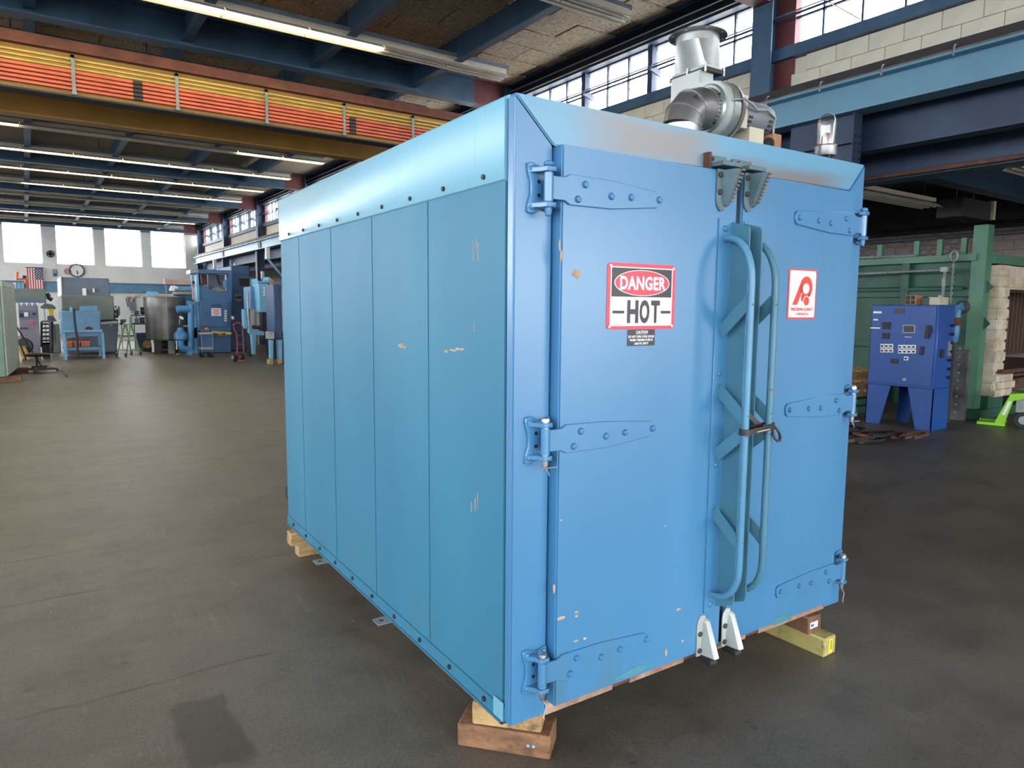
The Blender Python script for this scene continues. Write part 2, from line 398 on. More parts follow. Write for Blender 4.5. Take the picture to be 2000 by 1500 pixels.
# right wall: strip of painted block over the runway beam
BZ = 4.48
wr = struct(MB().box((XR+.02, YF, BZ-.2), (XR+.2, YB, 4.88)).box((XR+.02, YF, 5.76), (XR+.2, YB, ZR)), 'wall_right', M['block'])
bme = MB().box((-.02, -.2005, -.098), (.05, .2005, .098)).mesh('block', [M['block']], bevel=.006)
for k in range(2):
    yy = 2.3 + .2 * k
    while yy < 15.5:
        if not any(abs(yy - c) < .3 for c in (6.03, 12.13)):
            inst('block', bme, wr, (XR - .01, yy, BZ + .1 + .2 * k))
        yy += .406
tr = struct(MB().box((XR-.10, YF, 4.885), (XR+.1, YB, 5.03)), 'trim_1', M['beam'])
struct(MB().box((XR-.16, YF, 5.76), (XR+.1, YB, 5.80)).box((XR-.02, YF, 5.80), (XR+.06, YB, 6.06)).box((XR-.2, YF, 6.03), (XR+.1, YB, 6.09)), 'trim_2', M['beamdark'])
for dx, z in ((.22, 5.9), (.2, 5.80)):
    tag(MB().tube([(XR-dx, YF+1, z), (XR-dx, YB-.2, z)], .011, 6).build('electrical_conduit', M['steel']),
        ('upper' if z > 5.85 else 'lower') + ' thin conduit running along the dark roof edge beam above the windows', 'conduit')
# clerestory windows between the columns
COLY = [6.03 + 6.1 * k for k in range(-2, 7)]
pme = MB().box((-.004, -.235, -.165), (.004, .235, .165)).mesh('pane', [M['glass']])
for k, c in enumerate(COLY[:-1]):
    a, b = c + .17, COLY[k+1] - .17; n = 11
    wm = MB(); pw = .1; step = (b - a - 2 * pw) / n; x = a; cells = []; posts = []
    for i in range(n):
        cells.append(x + step / 2); x += step
        if i in (3, 6): posts.append((x, x + pw)); x += pw
    wm.box((XR, a, 5.03), (XR+.05, b, 5.05)).box((XR, a, 5.74), (XR+.05, b, 5.765)).box((XR+.005, a, 5.375), (XR+.045, b, 5.40))
    for p0, p1 in posts: wm.box((XR-.06, p0, 5.03), (XR+.06, p1, 5.76))
    for yc in cells: wm.box((XR+.005, yc-step/2-.012, 5.05), (XR+.045, yc-step/2+.012, 5.74))
    wm.box((XR+.005, b-.02, 5.05), (XR+.045, b, 5.74))
    wo = struct(wm, 'window_%d' % (k + 1), M['beamdark'])
    sc = (1, (step - .026) / .47, 1)
    for yc in cells:
        for z in (5.2125, 5.57): inst('pane', pme, wo, (XR+.025, yc, z), scale=sc)
# columns of the right wall
for c in COLY:
    cm = MB().prism([(u, v) for u, v in [(XR-.3,c-.15),(XR-.28,c-.15),(XR-.28,c-.008),(XR+.02,c-.008),(XR+.02,c-.15),(XR+.04,c-.15),(XR+.04,c+.15),(XR+.02,c+.15),(XR+.02,c+.008),(XR-.28,c+.008),(XR-.28,c+.15),(XR-.3,c+.15)]], 'z', 4.28, 6.05)
    cm.box((XR-.02, c-.30, 4.28), (XR+.1, c+.30, 5.78), 1)
    o = struct(cm, 'wall_column', [M['beam'], M['maroon']])
    lm = MB().prism([(XR-.36+u, c+v) for u, v in [(0,-.13),(.02,-.13),(.02,-.008),(.28,-.008),(.28,-.13),(.3,-.13),(.3,.13),(.28,.13),(.28,.008),(.02,.008),(.02,.13),(0,.13)]], 'z', 0, 3.9)
    struct(lm, 'wall_column', M['beamdark'])
# operator shaft for the windows
t = thing('window_operator', 'long thin shaft and brackets opening the high windows on the right', 'window opener', (XR-.16, 6, 5.36))
MB().tube([(XR-.16, -4, 5.37), (XR-.16, 43, 5.37)], .016, 8).build('shaft', M['beamdark'], t)
MB().tube([(XR-.13, -4, 5.42), (XR-.13, 43, 5.42)], .01, 6).build('cable', M['steel'], t)
for yy in (4.6, 8.12, 9.72, 14.2, 15.8, 28, 31.8, 33.5, 35, 37.8, 39.5, 41):
    MB().bar((XR-.2, yy, 5.37), (XR+.03, yy, 5.30), .03, .09).build('bracket', M['slate'], t)
for yy in (5.2, 8.9, 33, 38.5):
    MB().tube([(XR-.15, yy, 5.37), (XR-.03, yy-.35, 5.08)], .007, 6).build('push_rod', M['steel'], t)
# runway beam and rail
g = struct(MB().prism([(u + 0, v) for u, v in [(7.88,3.90),(8.16,3.90),(8.16,3.925),(8.03,3.925),(8.03,4.235),(8.16,4.235),(8.16,4.26),(7.88,4.26),(7.88,4.235),(8.01,4.235),(8.01,3.925),(7.88,3.925)]], 'y', YF, 42.8), 'runway_beam', M['girder'])
MB().box((7.98, YF, 4.26), (8.05, 42.8, 4.40)).build('rail', M['darkmetal'], g, 'dark crane rail')
MB().box((8.12, YF, 4.26), (8.36, 42.8, 4.42)).build('rail_gap_strip', M['darkmetal'], g)  # dark strip standing in for the shaded gap behind the rail
MB().tube([(7.895, YF, 4.272), (7.895, 42.8, 4.272)], .012, 6).build('conduit', M['steel'], g)
ya, yb2 = on(1672, 290, 0, 8.05).y, on(1545, 290, 0, 8.05).y; zb2 = on(1640, 340, 0, 8.05).z
kb = struct(MB().box((8.03, ya, zb2), (8.05, yb2, 3.90)), 'beam_knee', M['beamdark'])
MB().box((7.95, ya-.012, zb2), (8.13, ya+.0, 3.90)).build('end_plate', M['beamdark'], kb)
MB().box((7.95, ya, (zb2+3.9)/2-.008), (8.13, yb2, (zb2+3.9)/2+.008)).build('stiffener', M['beamdark'], kb)
for k in range(5):
    for dx in (-.05, .05): MB().cyl((8.04+dx, ya-.012, zb2+.06+.085*k), (8.04+dx, ya-.03, zb2+.06+.085*k), .016, n=8).build('bolt', M['darkmetal'], kb)
hk = MB().tube([(0,0,-.06),(0,0,.02),(.02,0,.05),(.06,0,.06)], .011, 6).mesh('hook_bolt', [M['steel']])
for k in range(56): inst('hook_bolt', hk, g, (7.88, 2.1 + .73 * k, 4.27))
for yy in (29.7, 36.2):
    MB().box((7.98, yy-.2, 3.93), (8.005, yy+.2, 4.23)).build('splice_plate', M['beamdark'], g)
for yy, nm in ((28.2, 'nearer'), (37.5, 'farther')):
    t = thing('drop_conduit', nm + ' white junction box with angled conduit under the far runway beam', 'conduit', (7.9, yy, 3.8))
    MB().box((7.82, yy-.08, 3.45), (7.96, yy+.08, 3.90)).build('junction_box', M['white'], t)
    MB().tube([(7.9, yy, 3.45), (8.0, yy-1.6, 2.7)], .05, 8).build('conduit', M['mmid'], t)
# back wall with four (and more) tall windows
wb = []
for l, r in ((4, 82), (108, 183), (203.5, 276), (294, 361)):
    wb.append((on(l, 470, 1, YB).x, on(r, 470, 1, YB).x))
p0 = wb[1][0] - wb[0][0]
wb = [(wb[0][0] - 3.2 * k, wb[0][0] - 3.2 * k + 2.3) for k in (2, 1)] + wb
zb = on(150, 518, 1, YB).z; zt = 5.7
ww = MB().box((XL-.2, YB, 0), (XS+.2, YB+.25, zb)).box((XL-.2, YB, zt), (XR+.2, YB+.25, ZR)).box((XR, YB, zb), (XS+.2, YB+.25, 4.5))
xs = [XL-.2] + [v for ab in wb for v in ab] + [XR+.2]
for i in range(0, len(xs), 2): ww.box((xs[i], YB, zb), (xs[i+1], YB+.25, zt))
struct(ww, 'wall_back', M['wallwhite'])
for i, (a, b) in enumerate(wb):
    m_ = MB().box((a, YB+.1, zb), (b, YB+.16, zb+.05)).box((a, YB+.1, zt-.05), (b, YB+.16, zt)).box((a, YB+.1, zb), (a+.04, YB+.16, zt)).box((b-.04, YB+.1, zb), (b, YB+.16, zt))
    o = struct(m_, 'window_%d' % (20 + i), M['wallwhite'])
    MB().box((a+.04, YB+.12, zb+.05), (b-.04, YB+.13, zt-.05)).build('pane', M['glass'], o)
for i in range(2, len(xs) - 1, 2):
    z0 = on(xs[i] and 250, 452, 1, YB).z
    struct(MB().box((xs[i]-.02, YB-.03, z0), (xs[i+1]+.02, YB, zt+.2)), 'trim_%d' % (10 + i), M['midgrey'])
z1, z0 = on(320, 557, 1, YB).z, on(320, 573, 1, YB).z
struct(MB().box((XL, YB-.2, z0), (XR-.4, YB, z1)), 'trim_3', M['mmid'])
struct(MB().box((XL, YB-.25, z1), (XR-.4, YB, z1+.06)), 'trim_4', M['slate'])
# unseen left wall with tall windows; rear wall openings added to light the oven
wl = MB().box((XL-.2, YF, 0), (XL, YB, 2.2)).box((XL-.2, YF, 5.8), (XL, YB, ZR))
yy = YF; k = 0
while yy < YB:
    wl.box((XL-.2, yy, 2.2), (XL, yy+.7, 5.8))
    wi = struct(MB().box((XL-.12, yy+.7, 3.95), (XL-.08, yy+3.2, 4.0)).box((XL-.12, yy+1.93, 2.2), (XL-.08, yy+1.97, 5.8)), 'window_%d' % (30 + k), M['beamdark'])
    MB().box((XL-.11, yy+.7, 2.2), (XL-.10, yy+3.2, 5.8)).build('pane', M['glass'], wi)
    yy += 3.2; k += 1
wl.box((XL-.2, min(yy, YB)-.1, 2.2), (XL, YB, 5.8))
struct(wl, 'wall_left', M['wallwhite'])
wf = MB().box((XL-.2, YF-.2, 5.4), (XR+.2, YF, ZR)).box((XR+.0, YF-.2, 0), (9.4, YF, 4.5)).box((15.0, YF-.2, 0), (XS+.2, YF, 4.5)).box((9.4, YF-.2, 4.2), (15.0, YF, 4.5))  # aisle opening is added, out of view, to put glare on the oven
for a, b in ((XL-.2, -7.5), (-2.5, -1.2), (3.8, 5.0), (8.0, XR+.2)): wf.box((a, YF-.2, 0), (b, YF, 5.4))  # openings between these piers are added to light the oven front
struct(wf, 'wall_front', M['wallwhite'])
# low aisle on the right
struct(MB().box((XR+.2, YF-.2, 4.3), (XS+.2, YB+.2, 4.45)), 'ceiling_aisle', M['beamdark'])
struct(MB().box((XR+.2, YF-.2, 4.45), (XS+.2, YB+.2, 4.48)), 'roof_bounce_layer', M['bounce'])  # unseen top layer added to throw sky light onto the near-wall ceiling
wa = struct(MB().box((XS+.03, YF, 0), (XS+.2, YB, 4.3)), 'wall_aisle', M['pinkblock'])
bma = MB().box((-.03, -.2, -.0975), (.03, .2, .0975)).mesh('block', [M['pinkblock']], bevel=.006)
for k in range(6):
    yy = 4.6 + (.2 if k % 2 else 0)
    while yy < 11.2:
        inst('block', bma, wa, (XS+.02, yy, 2.42 + .2 * k)); yy += .405
struct(MB().box((XS-.14, YF, 3.52), (XS+.02, YB, 4.3)), 'trim_5', M['darkmetal'])
# aisle beams: deep beam under the wall line, second beam, cross beams
struct(MB().prism(ibeam_poly(.22, .62, 3.52, 8.44), 'y', YF, YB), 'aisle_beam', M['beamdark'])
struct(MB().prism(ibeam_poly(.3, .40, 3.26, 9.1), 'y', YF, YB), 'aisle_beam', M['beamdark'])
struct(MB().box((8.95, YF, 3.66), (9.25, YB, 4.3)), 'aisle_beam', M['beamdark'])
for yy in (-.6, 5.5, 11.6, 17.7):
    struct(MB().prism(ibeam_poly(.26, .62, 3.66, yy), 'x', 8.5, XS), 'aisle_beam', M['beam'])
t = thing('wall_pipe', 'dark pipe along the top of the pinkish block wall behind the furnace', 'pipe', (XS-.3, 8, 3.35))
MB().tube([(XS-.3, 2, 3.42), (XS-.3, 20, 3.42)], .06, 8).build('pipe_run', M['darkmetal'], t)
for yy in (4.5, 7.5, 10.5): MB().bar((XS-.3, yy, 3.4), (XS+.0, yy, 3.4), .05, .05).build('pipe_bracket', M['darkmetal'], t)
t = thing('wall_pipe', 'slimmer grey pipe just below the dark pipe on the pinkish block wall', 'pipe', (XS-.3, 8, 3.25))
MB().tube([(XS-.2, 2, 3.26), (XS-.2, 20, 3.26)], .04, 8).build('pipe_run', M['midgrey'], t)
for yy in (5.5, 8.5): MB().bar((XS-.2, yy, 3.24), (XS+.0, yy, 3.24), .04, .04).build('pipe_bracket', M['darkmetal'], t)
# roof beams across the bay, primer-coloured ends, purlins
for yy in [6.03 + 6.1 * k for k in range(-2, 7)]:
    o = struct(MB().prism(ibeam_poly(.25, .48, 5.57, yy), 'x', XL, 7.45), 'roof_beam', M['beam'])
    MB().prism(ibeam_poly(.252, .482, 5.569, yy), 'x', 7.45, 8.12).build('beam_end', M['maroon'], o, 'maroon primer end of the beam')
for xx in (-7.7, -5.75, -3.75, -1.75, .27, 2.26, 4.25, 6.1):
    struct(MB().prism([(xx-.07,5.66),(xx+.07,5.66),(xx+.07,5.675),(xx+.007,5.675),(xx+.007,6.06),(xx-.007,6.06),(xx-.007,5.675),(xx-.07,5.675)], 'y', YF, YB), 'roof_purlin', M['beam'])
tag(MB().tube([(8.90, YF+1, 3.30), (8.90, YB-1, 3.30)], .028, 8).build('rusty_pipe', M['rust']), 'rust brown pipe running along the lower navy beam of the aisle on the right', 'pipe')
# ------------------------------------------------------------------ fluorescent strips
refl = MB()
prof = [(-.055,.095),(-.15,.03),(-.153,.032),(-.058,.1),(.058,.1),(.153,.032),(.15,.03),(.055,.095)]
refl.prism([(u, v) for u, v in prof], 'x', 0, 1.155)
rme = refl.mesh('reflector', [M['fixture']])
ton = MB().tube([(0.01,0,0),(1.145,0,0)], .019, 8).mesh('tube', [M['tube_on']]); tof = MB().tube([(0.01,0,0),(1.145,0,0)], .019, 8).mesh('tube', [M['tube_off']])
LIT = {0:'00011100000', 1:'00111111000', 2:'00000001111', 3:'00001111100', 4:'11000011111', 5:'11111111111', 6:'11111111111', 7:'11111101111', 8:'00000000000', 9:'00000000000', 10:'11111111111', 11:'00000000000'}
ORD = ['closest fluorescent strip at the very top of the picture, unlit end', 'long fluorescent strip above the front corner of the big blue oven', 'fluorescent strip just peeking over the top of the yellow crane', 'fluorescent strip hidden behind the yellow crane', 'first fluorescent strip past the yellow crane', 'second fluorescent strip past the yellow crane', 'third fluorescent strip past the yellow crane', 'fourth fluorescent strip past the yellow crane', 'fifth fluorescent strip past the yellow crane, dark', 'sixth fluorescent strip past the yellow crane, dark', 'last lit fluorescent strip before the far windows', 'dark fluorescent strip right at the tops of the far windows']
for i in range(12):
    yy = 7.48 + 3.0 * i + .02 * i; x1 = 7.1; n = 9
    t = thing('strip_light', ORD[i], 'ceiling light', (x1, yy, 5.55), 0, 'fluorescent strips under the roof beams')
    MB().box((x1-1.163*n, yy-.06, 5.65), (x1-.03, yy+.06, 5.73)).build('housing', M['fixture'], t)
    MB().box((x1-1.163*n, yy-.045, 5.73), (x1+.02, yy+.045, 5.80)).build('channel', M['fixtop'], t)
    for k in range(n):
        inst('reflector', rme, t, (x1 - 1.163 * (k+1), yy, 5.55))
        for s_ in (-.055, .055): inst('tube', ton if LIT[i][k] == '1' else tof, t, (x1 - 1.163 * (k+1), yy + s_, 5.605))
    for k in range(4): MB().tube([(x1-.6-2.3*k, yy, 5.80), (x1-.6-2.3*k, yy, 6.07)], .006, 5).build('hanger', M['darkmetal'], t)
# ------------------------------------------------------------------ bridge crane
t = thing('overhead_crane', 'yellow bridge crane with orange conductor bars spanning the bay', 'crane', (0, 12.4, 4.4))
CY = 11.7
def zc(py): return on(0, py, 1, CY).z
z0, z1 = zc(167), zc(80)
MB().box((-8.4, CY, z0), (7.7, CY+.02, z1)).build('front_web', M['craney'], t)
MB().box((-8.4, CY-.09, z0-.025), (7.7, CY+.2, z0)).build('bottom_flange', M['cranedark'], t)
MB().box((-8.4, CY-.11, z1), (7.7, CY+.2, z1+.035)).prism([(CY-.11,z1+.035),(CY+.2,z1+.035),(CY+.2,z1+.16),(CY-.06,z1+.16)], 'x', -8.4, 7.7).build('top_flange', M['craneflange'], t)
MB().box((-8.4, CY+.2, z1+.1), (7.7, CY+.24, z1+.2)).build('crane_rail', M['slate'], t)
MB().box((-8.4, CY+1.5, z0), (7.7, CY+1.52, z1)).box((-8.4, CY+1.38, z0-.025), (7.7, CY+1.64, z0)).box((-8.4, CY+1.38, z1), (7.7, CY+1.64, z1+.06)).build('rear_girder', M['craney'], t)
for p in (94, 103, 112): MB().box((-8.4, CY-.075, zc(p)-.011), (7.6, CY-.05, zc(p)+.011)).build('conductor_bar', M['bary'], t, 'yellow conductor bar')
for p in (120, 128.5, 137, 145.5, 154): MB().box((-8.4, CY-.08, zc(p)-.016), (7.6, CY-.05, zc(p)+.016)).build('conductor_bar', M['baro'], t, 'orange conductor bar')
hx = [on(px, py, 1, CY-.1).x for px, py in ((143, 140), (346, 175), (521, 208), (673, 237), (807, 262))]
hx = [hx[0] - 1.27 * k for k in range(6, 0, -1)] + hx + [hx[-1] + 1.2]
for x in hx:
    MB().box((x-.022, CY-.1, zc(160)), (x+.022, CY-.08, zc(86))).box((x-.022, CY-.1, zc(92)), (x+.022, CY, zc(86))).box((x-.03, CY-.1, zc(166)), (x+.03, CY, zc(160))).build('bar_hanger', M['castgrey'], t)
for px, py in ((270, 180), (690, 260)):
    x = on(px, py, 1, CY-.1).x
    for p in (120, 128.5, 137, 145.5, 154): MB().box((x-.06, CY-.085, zc(p)-.02), (x+.06, CY-.045, zc(p)+.02)).build('bar_joint', M['cranedark'], t)
MB().box((7.68, CY-.4, 4.4), (8.2, CY+2.2, 4.75)).build('end_truck', M['craney'], t, bevel=.02)
for yy in (CY-.1, CY+1.8): MB().cyl((7.96, yy, 4.46), (8.08, yy, 4.46), .1, n=16).build('wheel', M['darkmetal'], t)
# ------------------------------------------------------------------ the walk-in oven
TH = -0.0265748
OVEN0 = Vector((1.306, 1.881, 0.185))
W_, D_, H_ = 1.965, 2.741, 2.13
ov = thing('industrial_oven', 'large blue walk-in oven with double doors raised on timber blocks', 'oven', OVEN0, TH)
def OW(x, y, z): return ROOT[ov.name] @ Vector((x, y, z))
OI = ROOT[ov.name].inverted()
def onov(px, py, ax, val):
    o = OI @ EYE; d = OI.to_3x3() @ ray(px, py); t = (val - o[ax]) / d[ax]; return o + d * t
bd = dict(parent=ov, local=True)
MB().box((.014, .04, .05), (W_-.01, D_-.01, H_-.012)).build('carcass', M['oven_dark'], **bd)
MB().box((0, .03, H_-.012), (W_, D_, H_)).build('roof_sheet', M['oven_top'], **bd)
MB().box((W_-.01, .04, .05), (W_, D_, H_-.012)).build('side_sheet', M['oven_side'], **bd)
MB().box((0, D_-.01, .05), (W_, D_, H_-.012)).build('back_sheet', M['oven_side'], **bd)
g = .0018
MB().prism([(0,0),(.153,0),(.153,1.984),(0,2.126)], 'y', 0, .042).build('frame_stile', M['oven_front'], bevel=.006, seg=3, **bd)
MB().prism([(W_,0.0),(W_,2.126),(1.852,2.0),(1.838,2.0),(1.838,0.0)], 'y', 0, .042).build('frame_stile', M['oven_front'], bevel=.004, seg=2, **bd)
MB().prism([(0.002,2.13),(.155,1.987),(1.85,2.004),(W_-.002,2.13)], 'y', 0, .042).build('frame_header', M['oven_head'], bevel=.004, seg=2, **bd)
# rusty sill with fork pockets below the doors
s = MB(); xs = [.153, .47, .56, .86, .95, 1.25, 1.34, 1.838]
for i in range(0, 8, 2): s.box((xs[i], .0, -.004), (xs[i+1], .03, .052))
s.build('sill', M['sill'], **bd)
MB().box((.153, .008, -.002), (1.838, .05, .05)).build('sill_pockets', M['rust'], **bd)
# side panels, upper fascia, skirt
ys = [.046, .617, 1.197, 1.77, 2.35, D_]
for i in range(5):
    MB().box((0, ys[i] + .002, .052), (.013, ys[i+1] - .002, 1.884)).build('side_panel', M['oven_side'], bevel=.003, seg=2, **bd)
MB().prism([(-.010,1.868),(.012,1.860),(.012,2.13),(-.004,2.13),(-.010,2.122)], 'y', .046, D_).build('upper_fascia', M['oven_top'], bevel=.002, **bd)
MB().box((-.006, .035, .002), (.012, D_, .055)).box((-.012, .05, -.004), (.012, D_, .003)).build('bottom_skirt', M['oven_side'], **bd)
MB().box((-.010, .04, -.008), (.012, D_, -.004)).build('rusty_edge', M['rust'], **bd)
for y in (.066,): MB().box((-.009, y-.03, .006), (-.004, y+.03, .075)).build('corner_clip', M['oven_top'], **bd)
for y in (1.035, 1.94):
    o = MB().box((-.075, y-.035, -.012), (.01, y+.035, -.006)).build('anchor_tab', M['castgrey'], **bd)
    MB().cyl((-.045, y, -.0058), (-.045, y, -.0052), .012, n=10).build('bolt_hole', M['rust'], o, local=True)
s = MB()
for k in range(9): s.cyl((-.0105, .17 + .292 * k, 1.892), (-.018, .17 + .292 * k, 1.892), .009, n=8)
for k in range(10): s.cyl((-.006, .16 + .27 * k, .03), (-.014, .16 + .27 * k, .03), .010, n=8)
s.build('screws', M['darkmetal'], kind='stuff', **bd)
# chipped paint on the long side
def blob(cx, cz, a, b, seed):
    rn = random.Random(seed); n = 9
    return [(cx + a * math.cos(6.283*i/n) * rn.uniform(.6,1.1), cz + b * math.sin(6.283*i/n) * rn.uniform(.6,1.1)) for i in range(n)]
s = MB()
for px, py, a, b in ((783,675,.03,.012), (790,678,.02,.008), (898,682,.04,.006), (885,684,.03,.004), (872,686,.02,.006)):
    p = onov(px, py, 0, 0); s.prism(blob(p.y, p.z, a, b, px), 'x', -.0012, .001)
for px, py, l in ((925,490,.07),(931,478,.05),(934,492,.06),(928,985,.05),(921,990,.04),(933,978,.06),(926,640,.03),(990,855,.02)):
    p = onov(px, py, 0, 0); s.box((-.0012, p.y-.0015, p.z-l/2), (.001, p.y+.0015, p.z+l/2))
s.build('chipped_paint', M['chip'], label='bare primer where the blue paint has chipped', kind='stuff', **bd)

# --- doors
DF = -.045
def strap(dr, xk, xt, z, sgn):
    """tapered strap: xk = knuckle end, xt = tip, sgn = +1 tip to the right"""
    P = [(xk, z-.037), (xk+sgn*.05, z-.037), (xk+sgn*.075, z-.049), (xk+sgn*.25, z-.048), (xt-sgn*.012, z-.027), (xt, z-.012), (xt, z+.016), (xt-sgn*.012, z+.03), (xk+sgn*.25, z+.047), (xk+sgn*.075, z+.05), (xk+sgn*.05, z+.038), (xk, z+.038)]
    MB().prism(P, 'y', DF-.009, DF+.001).build('hinge_strap', M['oven_front'], dr, local=True, bevel=.002)
    for dx, dz in ((.105, -.028), (.135, .022), (.25, -.006), (.34, -.001), (.475, .002)):
        MB().lathe([(.0125,0),(.0125,.004),(.009,.010),(.004,.011)], (xk+sgn*dx, DF-.008, z+dz), 10, axis=(0,-1,0)).build('bolt', M['blue_bolt'], dr, local=True)
def hinge(xp, x0, x1, z, sgn):
    """frame-side half: plate with waisted edge, lugs and pin"""
    h = .078; e0, e1 = (x0, x1)
    P = [(e0,z-h),(e0+sgn*.02,z-h-.004),(e0+sgn*.06,z-h+.012),(e1,z-h),(e1,z-h+.03),(e1,z+h-.03),(e1,z+h),(e0+sgn*.06,z+h-.012),(e0+sgn*.02,z+h+.004),(e0,z+h),(e0+sgn*.004,z+h-.03),(e0+sgn*.014,z+.02),(e0+sgn*.014,z-.02),(e0+sgn*.004,z-h+.03)]
    o = MB().prism(P, 'y', -.010, .002).build('frame_hinge', M['oven_front'], bevel=.003, **bd)
    for s_ in (1, -1):
        zz = z + s_ * .056
        MB().prism([(xp-.018, -.068), (xp+.018, -.068), (xp+.024, -.05), (xp+.024, -.006), (xp-sgn*.05, -.006), (xp-.024, -.04)], 'z', zz-.008, zz+.008).build('lug', M['oven_front'], o, local=True, bevel=.002)
    MB().cyl((xp, -.05, z-.045), (xp, -.05, z+.045), .016, n=16).build('knuckle', M['oven_front'], o, local=True)
    MB().lathe([(.010,-.09),(.012,-.078),(.012,.066),(.017,.068),(.016,.078),(.008,.083)], (xp, -.05, z), 12).build('pin', M['steel'] if z < 1.2 else M['blue_bolt'], o, local=True)
    for dx in (.018, .088):
        for dz in (.06, -.06):
            MB().lathe([(.011,0),(.011,.005),(.005,.009)], (e0+sgn*dx, -.009, z+dz), 9, axis=(0,-1,0)).build('bolt', M['blue_bolt'], o, local=True)
    for dz in (.022, -.022): MB().cyl((e0+sgn*.045, -.0095, z+dz), (e0+sgn*.045, -.0108, z+dz), .007, n=8).build('bolt_hole', M['black'], o, local=True)
    if z < 1.2: MB().tube([(xp, -.05, z-.085), (xp+.012, -.06, z-.115), (xp-.004, -.064, z-.15 if z < .5 else z-.088), (xp+.04 if z>.5 else xp, -.066, z-.088 if z > .5 else z-.155)], .0025, 5).build('split_pin', M['castgrey'], o, local=True)
HZ = (1.84, 1.010, .188)
for z in HZ: hinge(.100, .045, .147, z, 1)
HZR = (1.84, 1.018, .195)
for z in HZR: hinge(1.893, 1.958, 1.85, z, -1)

dl = MB().box((.158, DF, .045), (1.022, .02, 1.985)).build('oven_door', M['oven_front'], bevel=.006, seg=2, label='left leaf with the danger sign', **bd)
dr = MB().box((1.050, DF, .045), (1.832, .02, 1.988)).build('oven_door', M['oven_front'], bevel=.006, seg=2, label='right leaf with the maker plate', **bd)
for z in HZ: strap(dl, .112, .592, z, 1)
for z in HZR: strap(dr, 1.885, 1.385, z, -1)
MB().box((1.0215, -.03, .05), (1.0505, .03, 1.98)).build('gap_shade_strip', M['black'], **bd)  # black strip standing in for the shade between the two doors
# handle strips, flanges, tubes and braces
def handle(door, x0, x1, xf, xh, zt, zb, dark):
    mt = M['oven_front']
    MB().box((x0, DF-.006, .212), (x1, DF, 1.803)).build('handle_strip', mt, door, local=True, bevel=.001)
    P = [(DF, .225), (-.13, .26), (-.135, .28), (-.135, 1.755), (-.13, 1.77), (DF, 1.795)]
    MB().prism(P, 'x', xf, xf+.006).build('edge_flange', M['flange'], door, local=True)
    ym = -.185; rr = .13; pts = [(xh, DF-.004, zt), (xh, DF-.03, zt-.002)]
    for k in range(1, 8):
        a = math.pi/2 * k/7; pts.append((xh, ym + (1-math.sin(a))*.11, zt - .004 - rr*1.3*(1-math.cos(a))))
    q = [(xh, DF-.004, zb), (xh, DF-.03, zb+.002)]
    for k in range(1, 8):
        a = math.pi/2 * k/7; q.append((xh, ym + (1-math.sin(a))*.11, zb + .004 + rr*1.1*(1-math.cos(a))))
    MB().tube(pts + q[::-1], .0138, 12).build('pull_handle', M['handle2' if dark else 'handle'], door, local=True)
    for za, zb_ in ((1.362, 1.49), (1.14, 1.03), (.868, .985), (.640, .53)):
        MB().bar((xh-.004, DF-.004, za), (xh-.004, ym, zb_), .006, .048, up=(0,0,1)).build('brace', M['flange'], door, local=True)
    for z in (1.765, 1.20, .83, .245):
        MB().lathe([(.0125,0),(.0125,.004),(.006,.010)], (x0+.035, DF-.005, z), 10, axis=(0,-1,0)).build('bolt', M['blue_bolt'], door, local=True)
handle(dl, .914, 1.008, .988, .951, 1.73, .288, 0)
handle(dr, 1.062, 1.155, 1.062, 1.092, 1.72, .288, 1)
# latch castings top and bottom
def latch(door, xa, z0, z1, top, mt):
    wd = .088; zt = z1 if top else z0; s_ = -1 if top else 1; L = abs(z1-z0)
    def Z(t): return zt + s_ * t * L
    P = [(xa, Z(0)), (xa+wd*.62, Z(0)), (xa+wd*.62, Z(.7)), (xa+wd*.5, Z(.97)), (xa+wd*.25, Z(1.0)), (xa+.006, Z(.88)), (xa, Z(.75))]
    MB().prism(P, 'y', DF-.008, DF).build('latch_plate', mt, door, local=True, bevel=.002)
    # wedge body leaning out, widest at the latch end
    vs = [(xa+.024, DF-.006, Z(.02)), (xa+wd*.62, DF-.006, Z(.02)), (xa+wd*.62, DF-.006, Z(.9)), (xa+.03, DF-.006, Z(.86)),
          (xa+.034, DF-.072, Z(.03)), (xa+wd*.62+.003, DF-.078, Z(.05)), (xa+wd*.6, DF-.026, Z(.86)), (xa+.038, DF-.022, Z(.8))]
    MB().add(vs, [(0,1,2,3),(4,7,6,5),(0,4,5,1),(1,5,6,2),(2,6,7,3),(3,7,4,0)]).build('latch_wedge', mt, door, local=True, bevel=.003, seg=2)
    r = MB()
    for k in range(9):
        t = .07 + .085 * k; yy = DF - .078 + .055 * k / 9
        r.box((xa+wd*.62-.006, yy-.007, Z(t)-.004), (xa+wd*.62+.008, yy+.018, Z(t)+.004))
    if top: r.build('latch_teeth', M['teeth'], door, local=True)
    for t in (.14, .55): MB().lathe([(.011,0),(.011,.005),(.005,.009)], (xa+.014, DF-.007, Z(t)), 9, axis=(0,-1,0)).build('bolt', M['darkmetal'], door, local=True)
    if not top:
        MB().box((xa+.02, DF-.05, z0-.022), (xa+.058, DF+.01, z0+.004)).cyl((xa+.02, DF-.052, z0-.012), (xa+.058, DF-.052, z0-.012), .013, n=10).build('latch_roller', M['darkmetal'], door, local=True)
        MB().cyl((xa+.07, DF-.04, z0-.005), (xa+.07, DF-.04, z0+.015), .012, n=8).build('roller_pin', M['steel'], door, local=True)
latch(dl, .893, 1.828, 1.987, True, M['dirtygrey']); latch(dr, 1.052, 1.838, 1.99, True, M['dirtygrey'])
latch(dl, .878, .035, .210, False, M['alu']); latch(dr, 1.030, .035, .205, False, M['alu'])
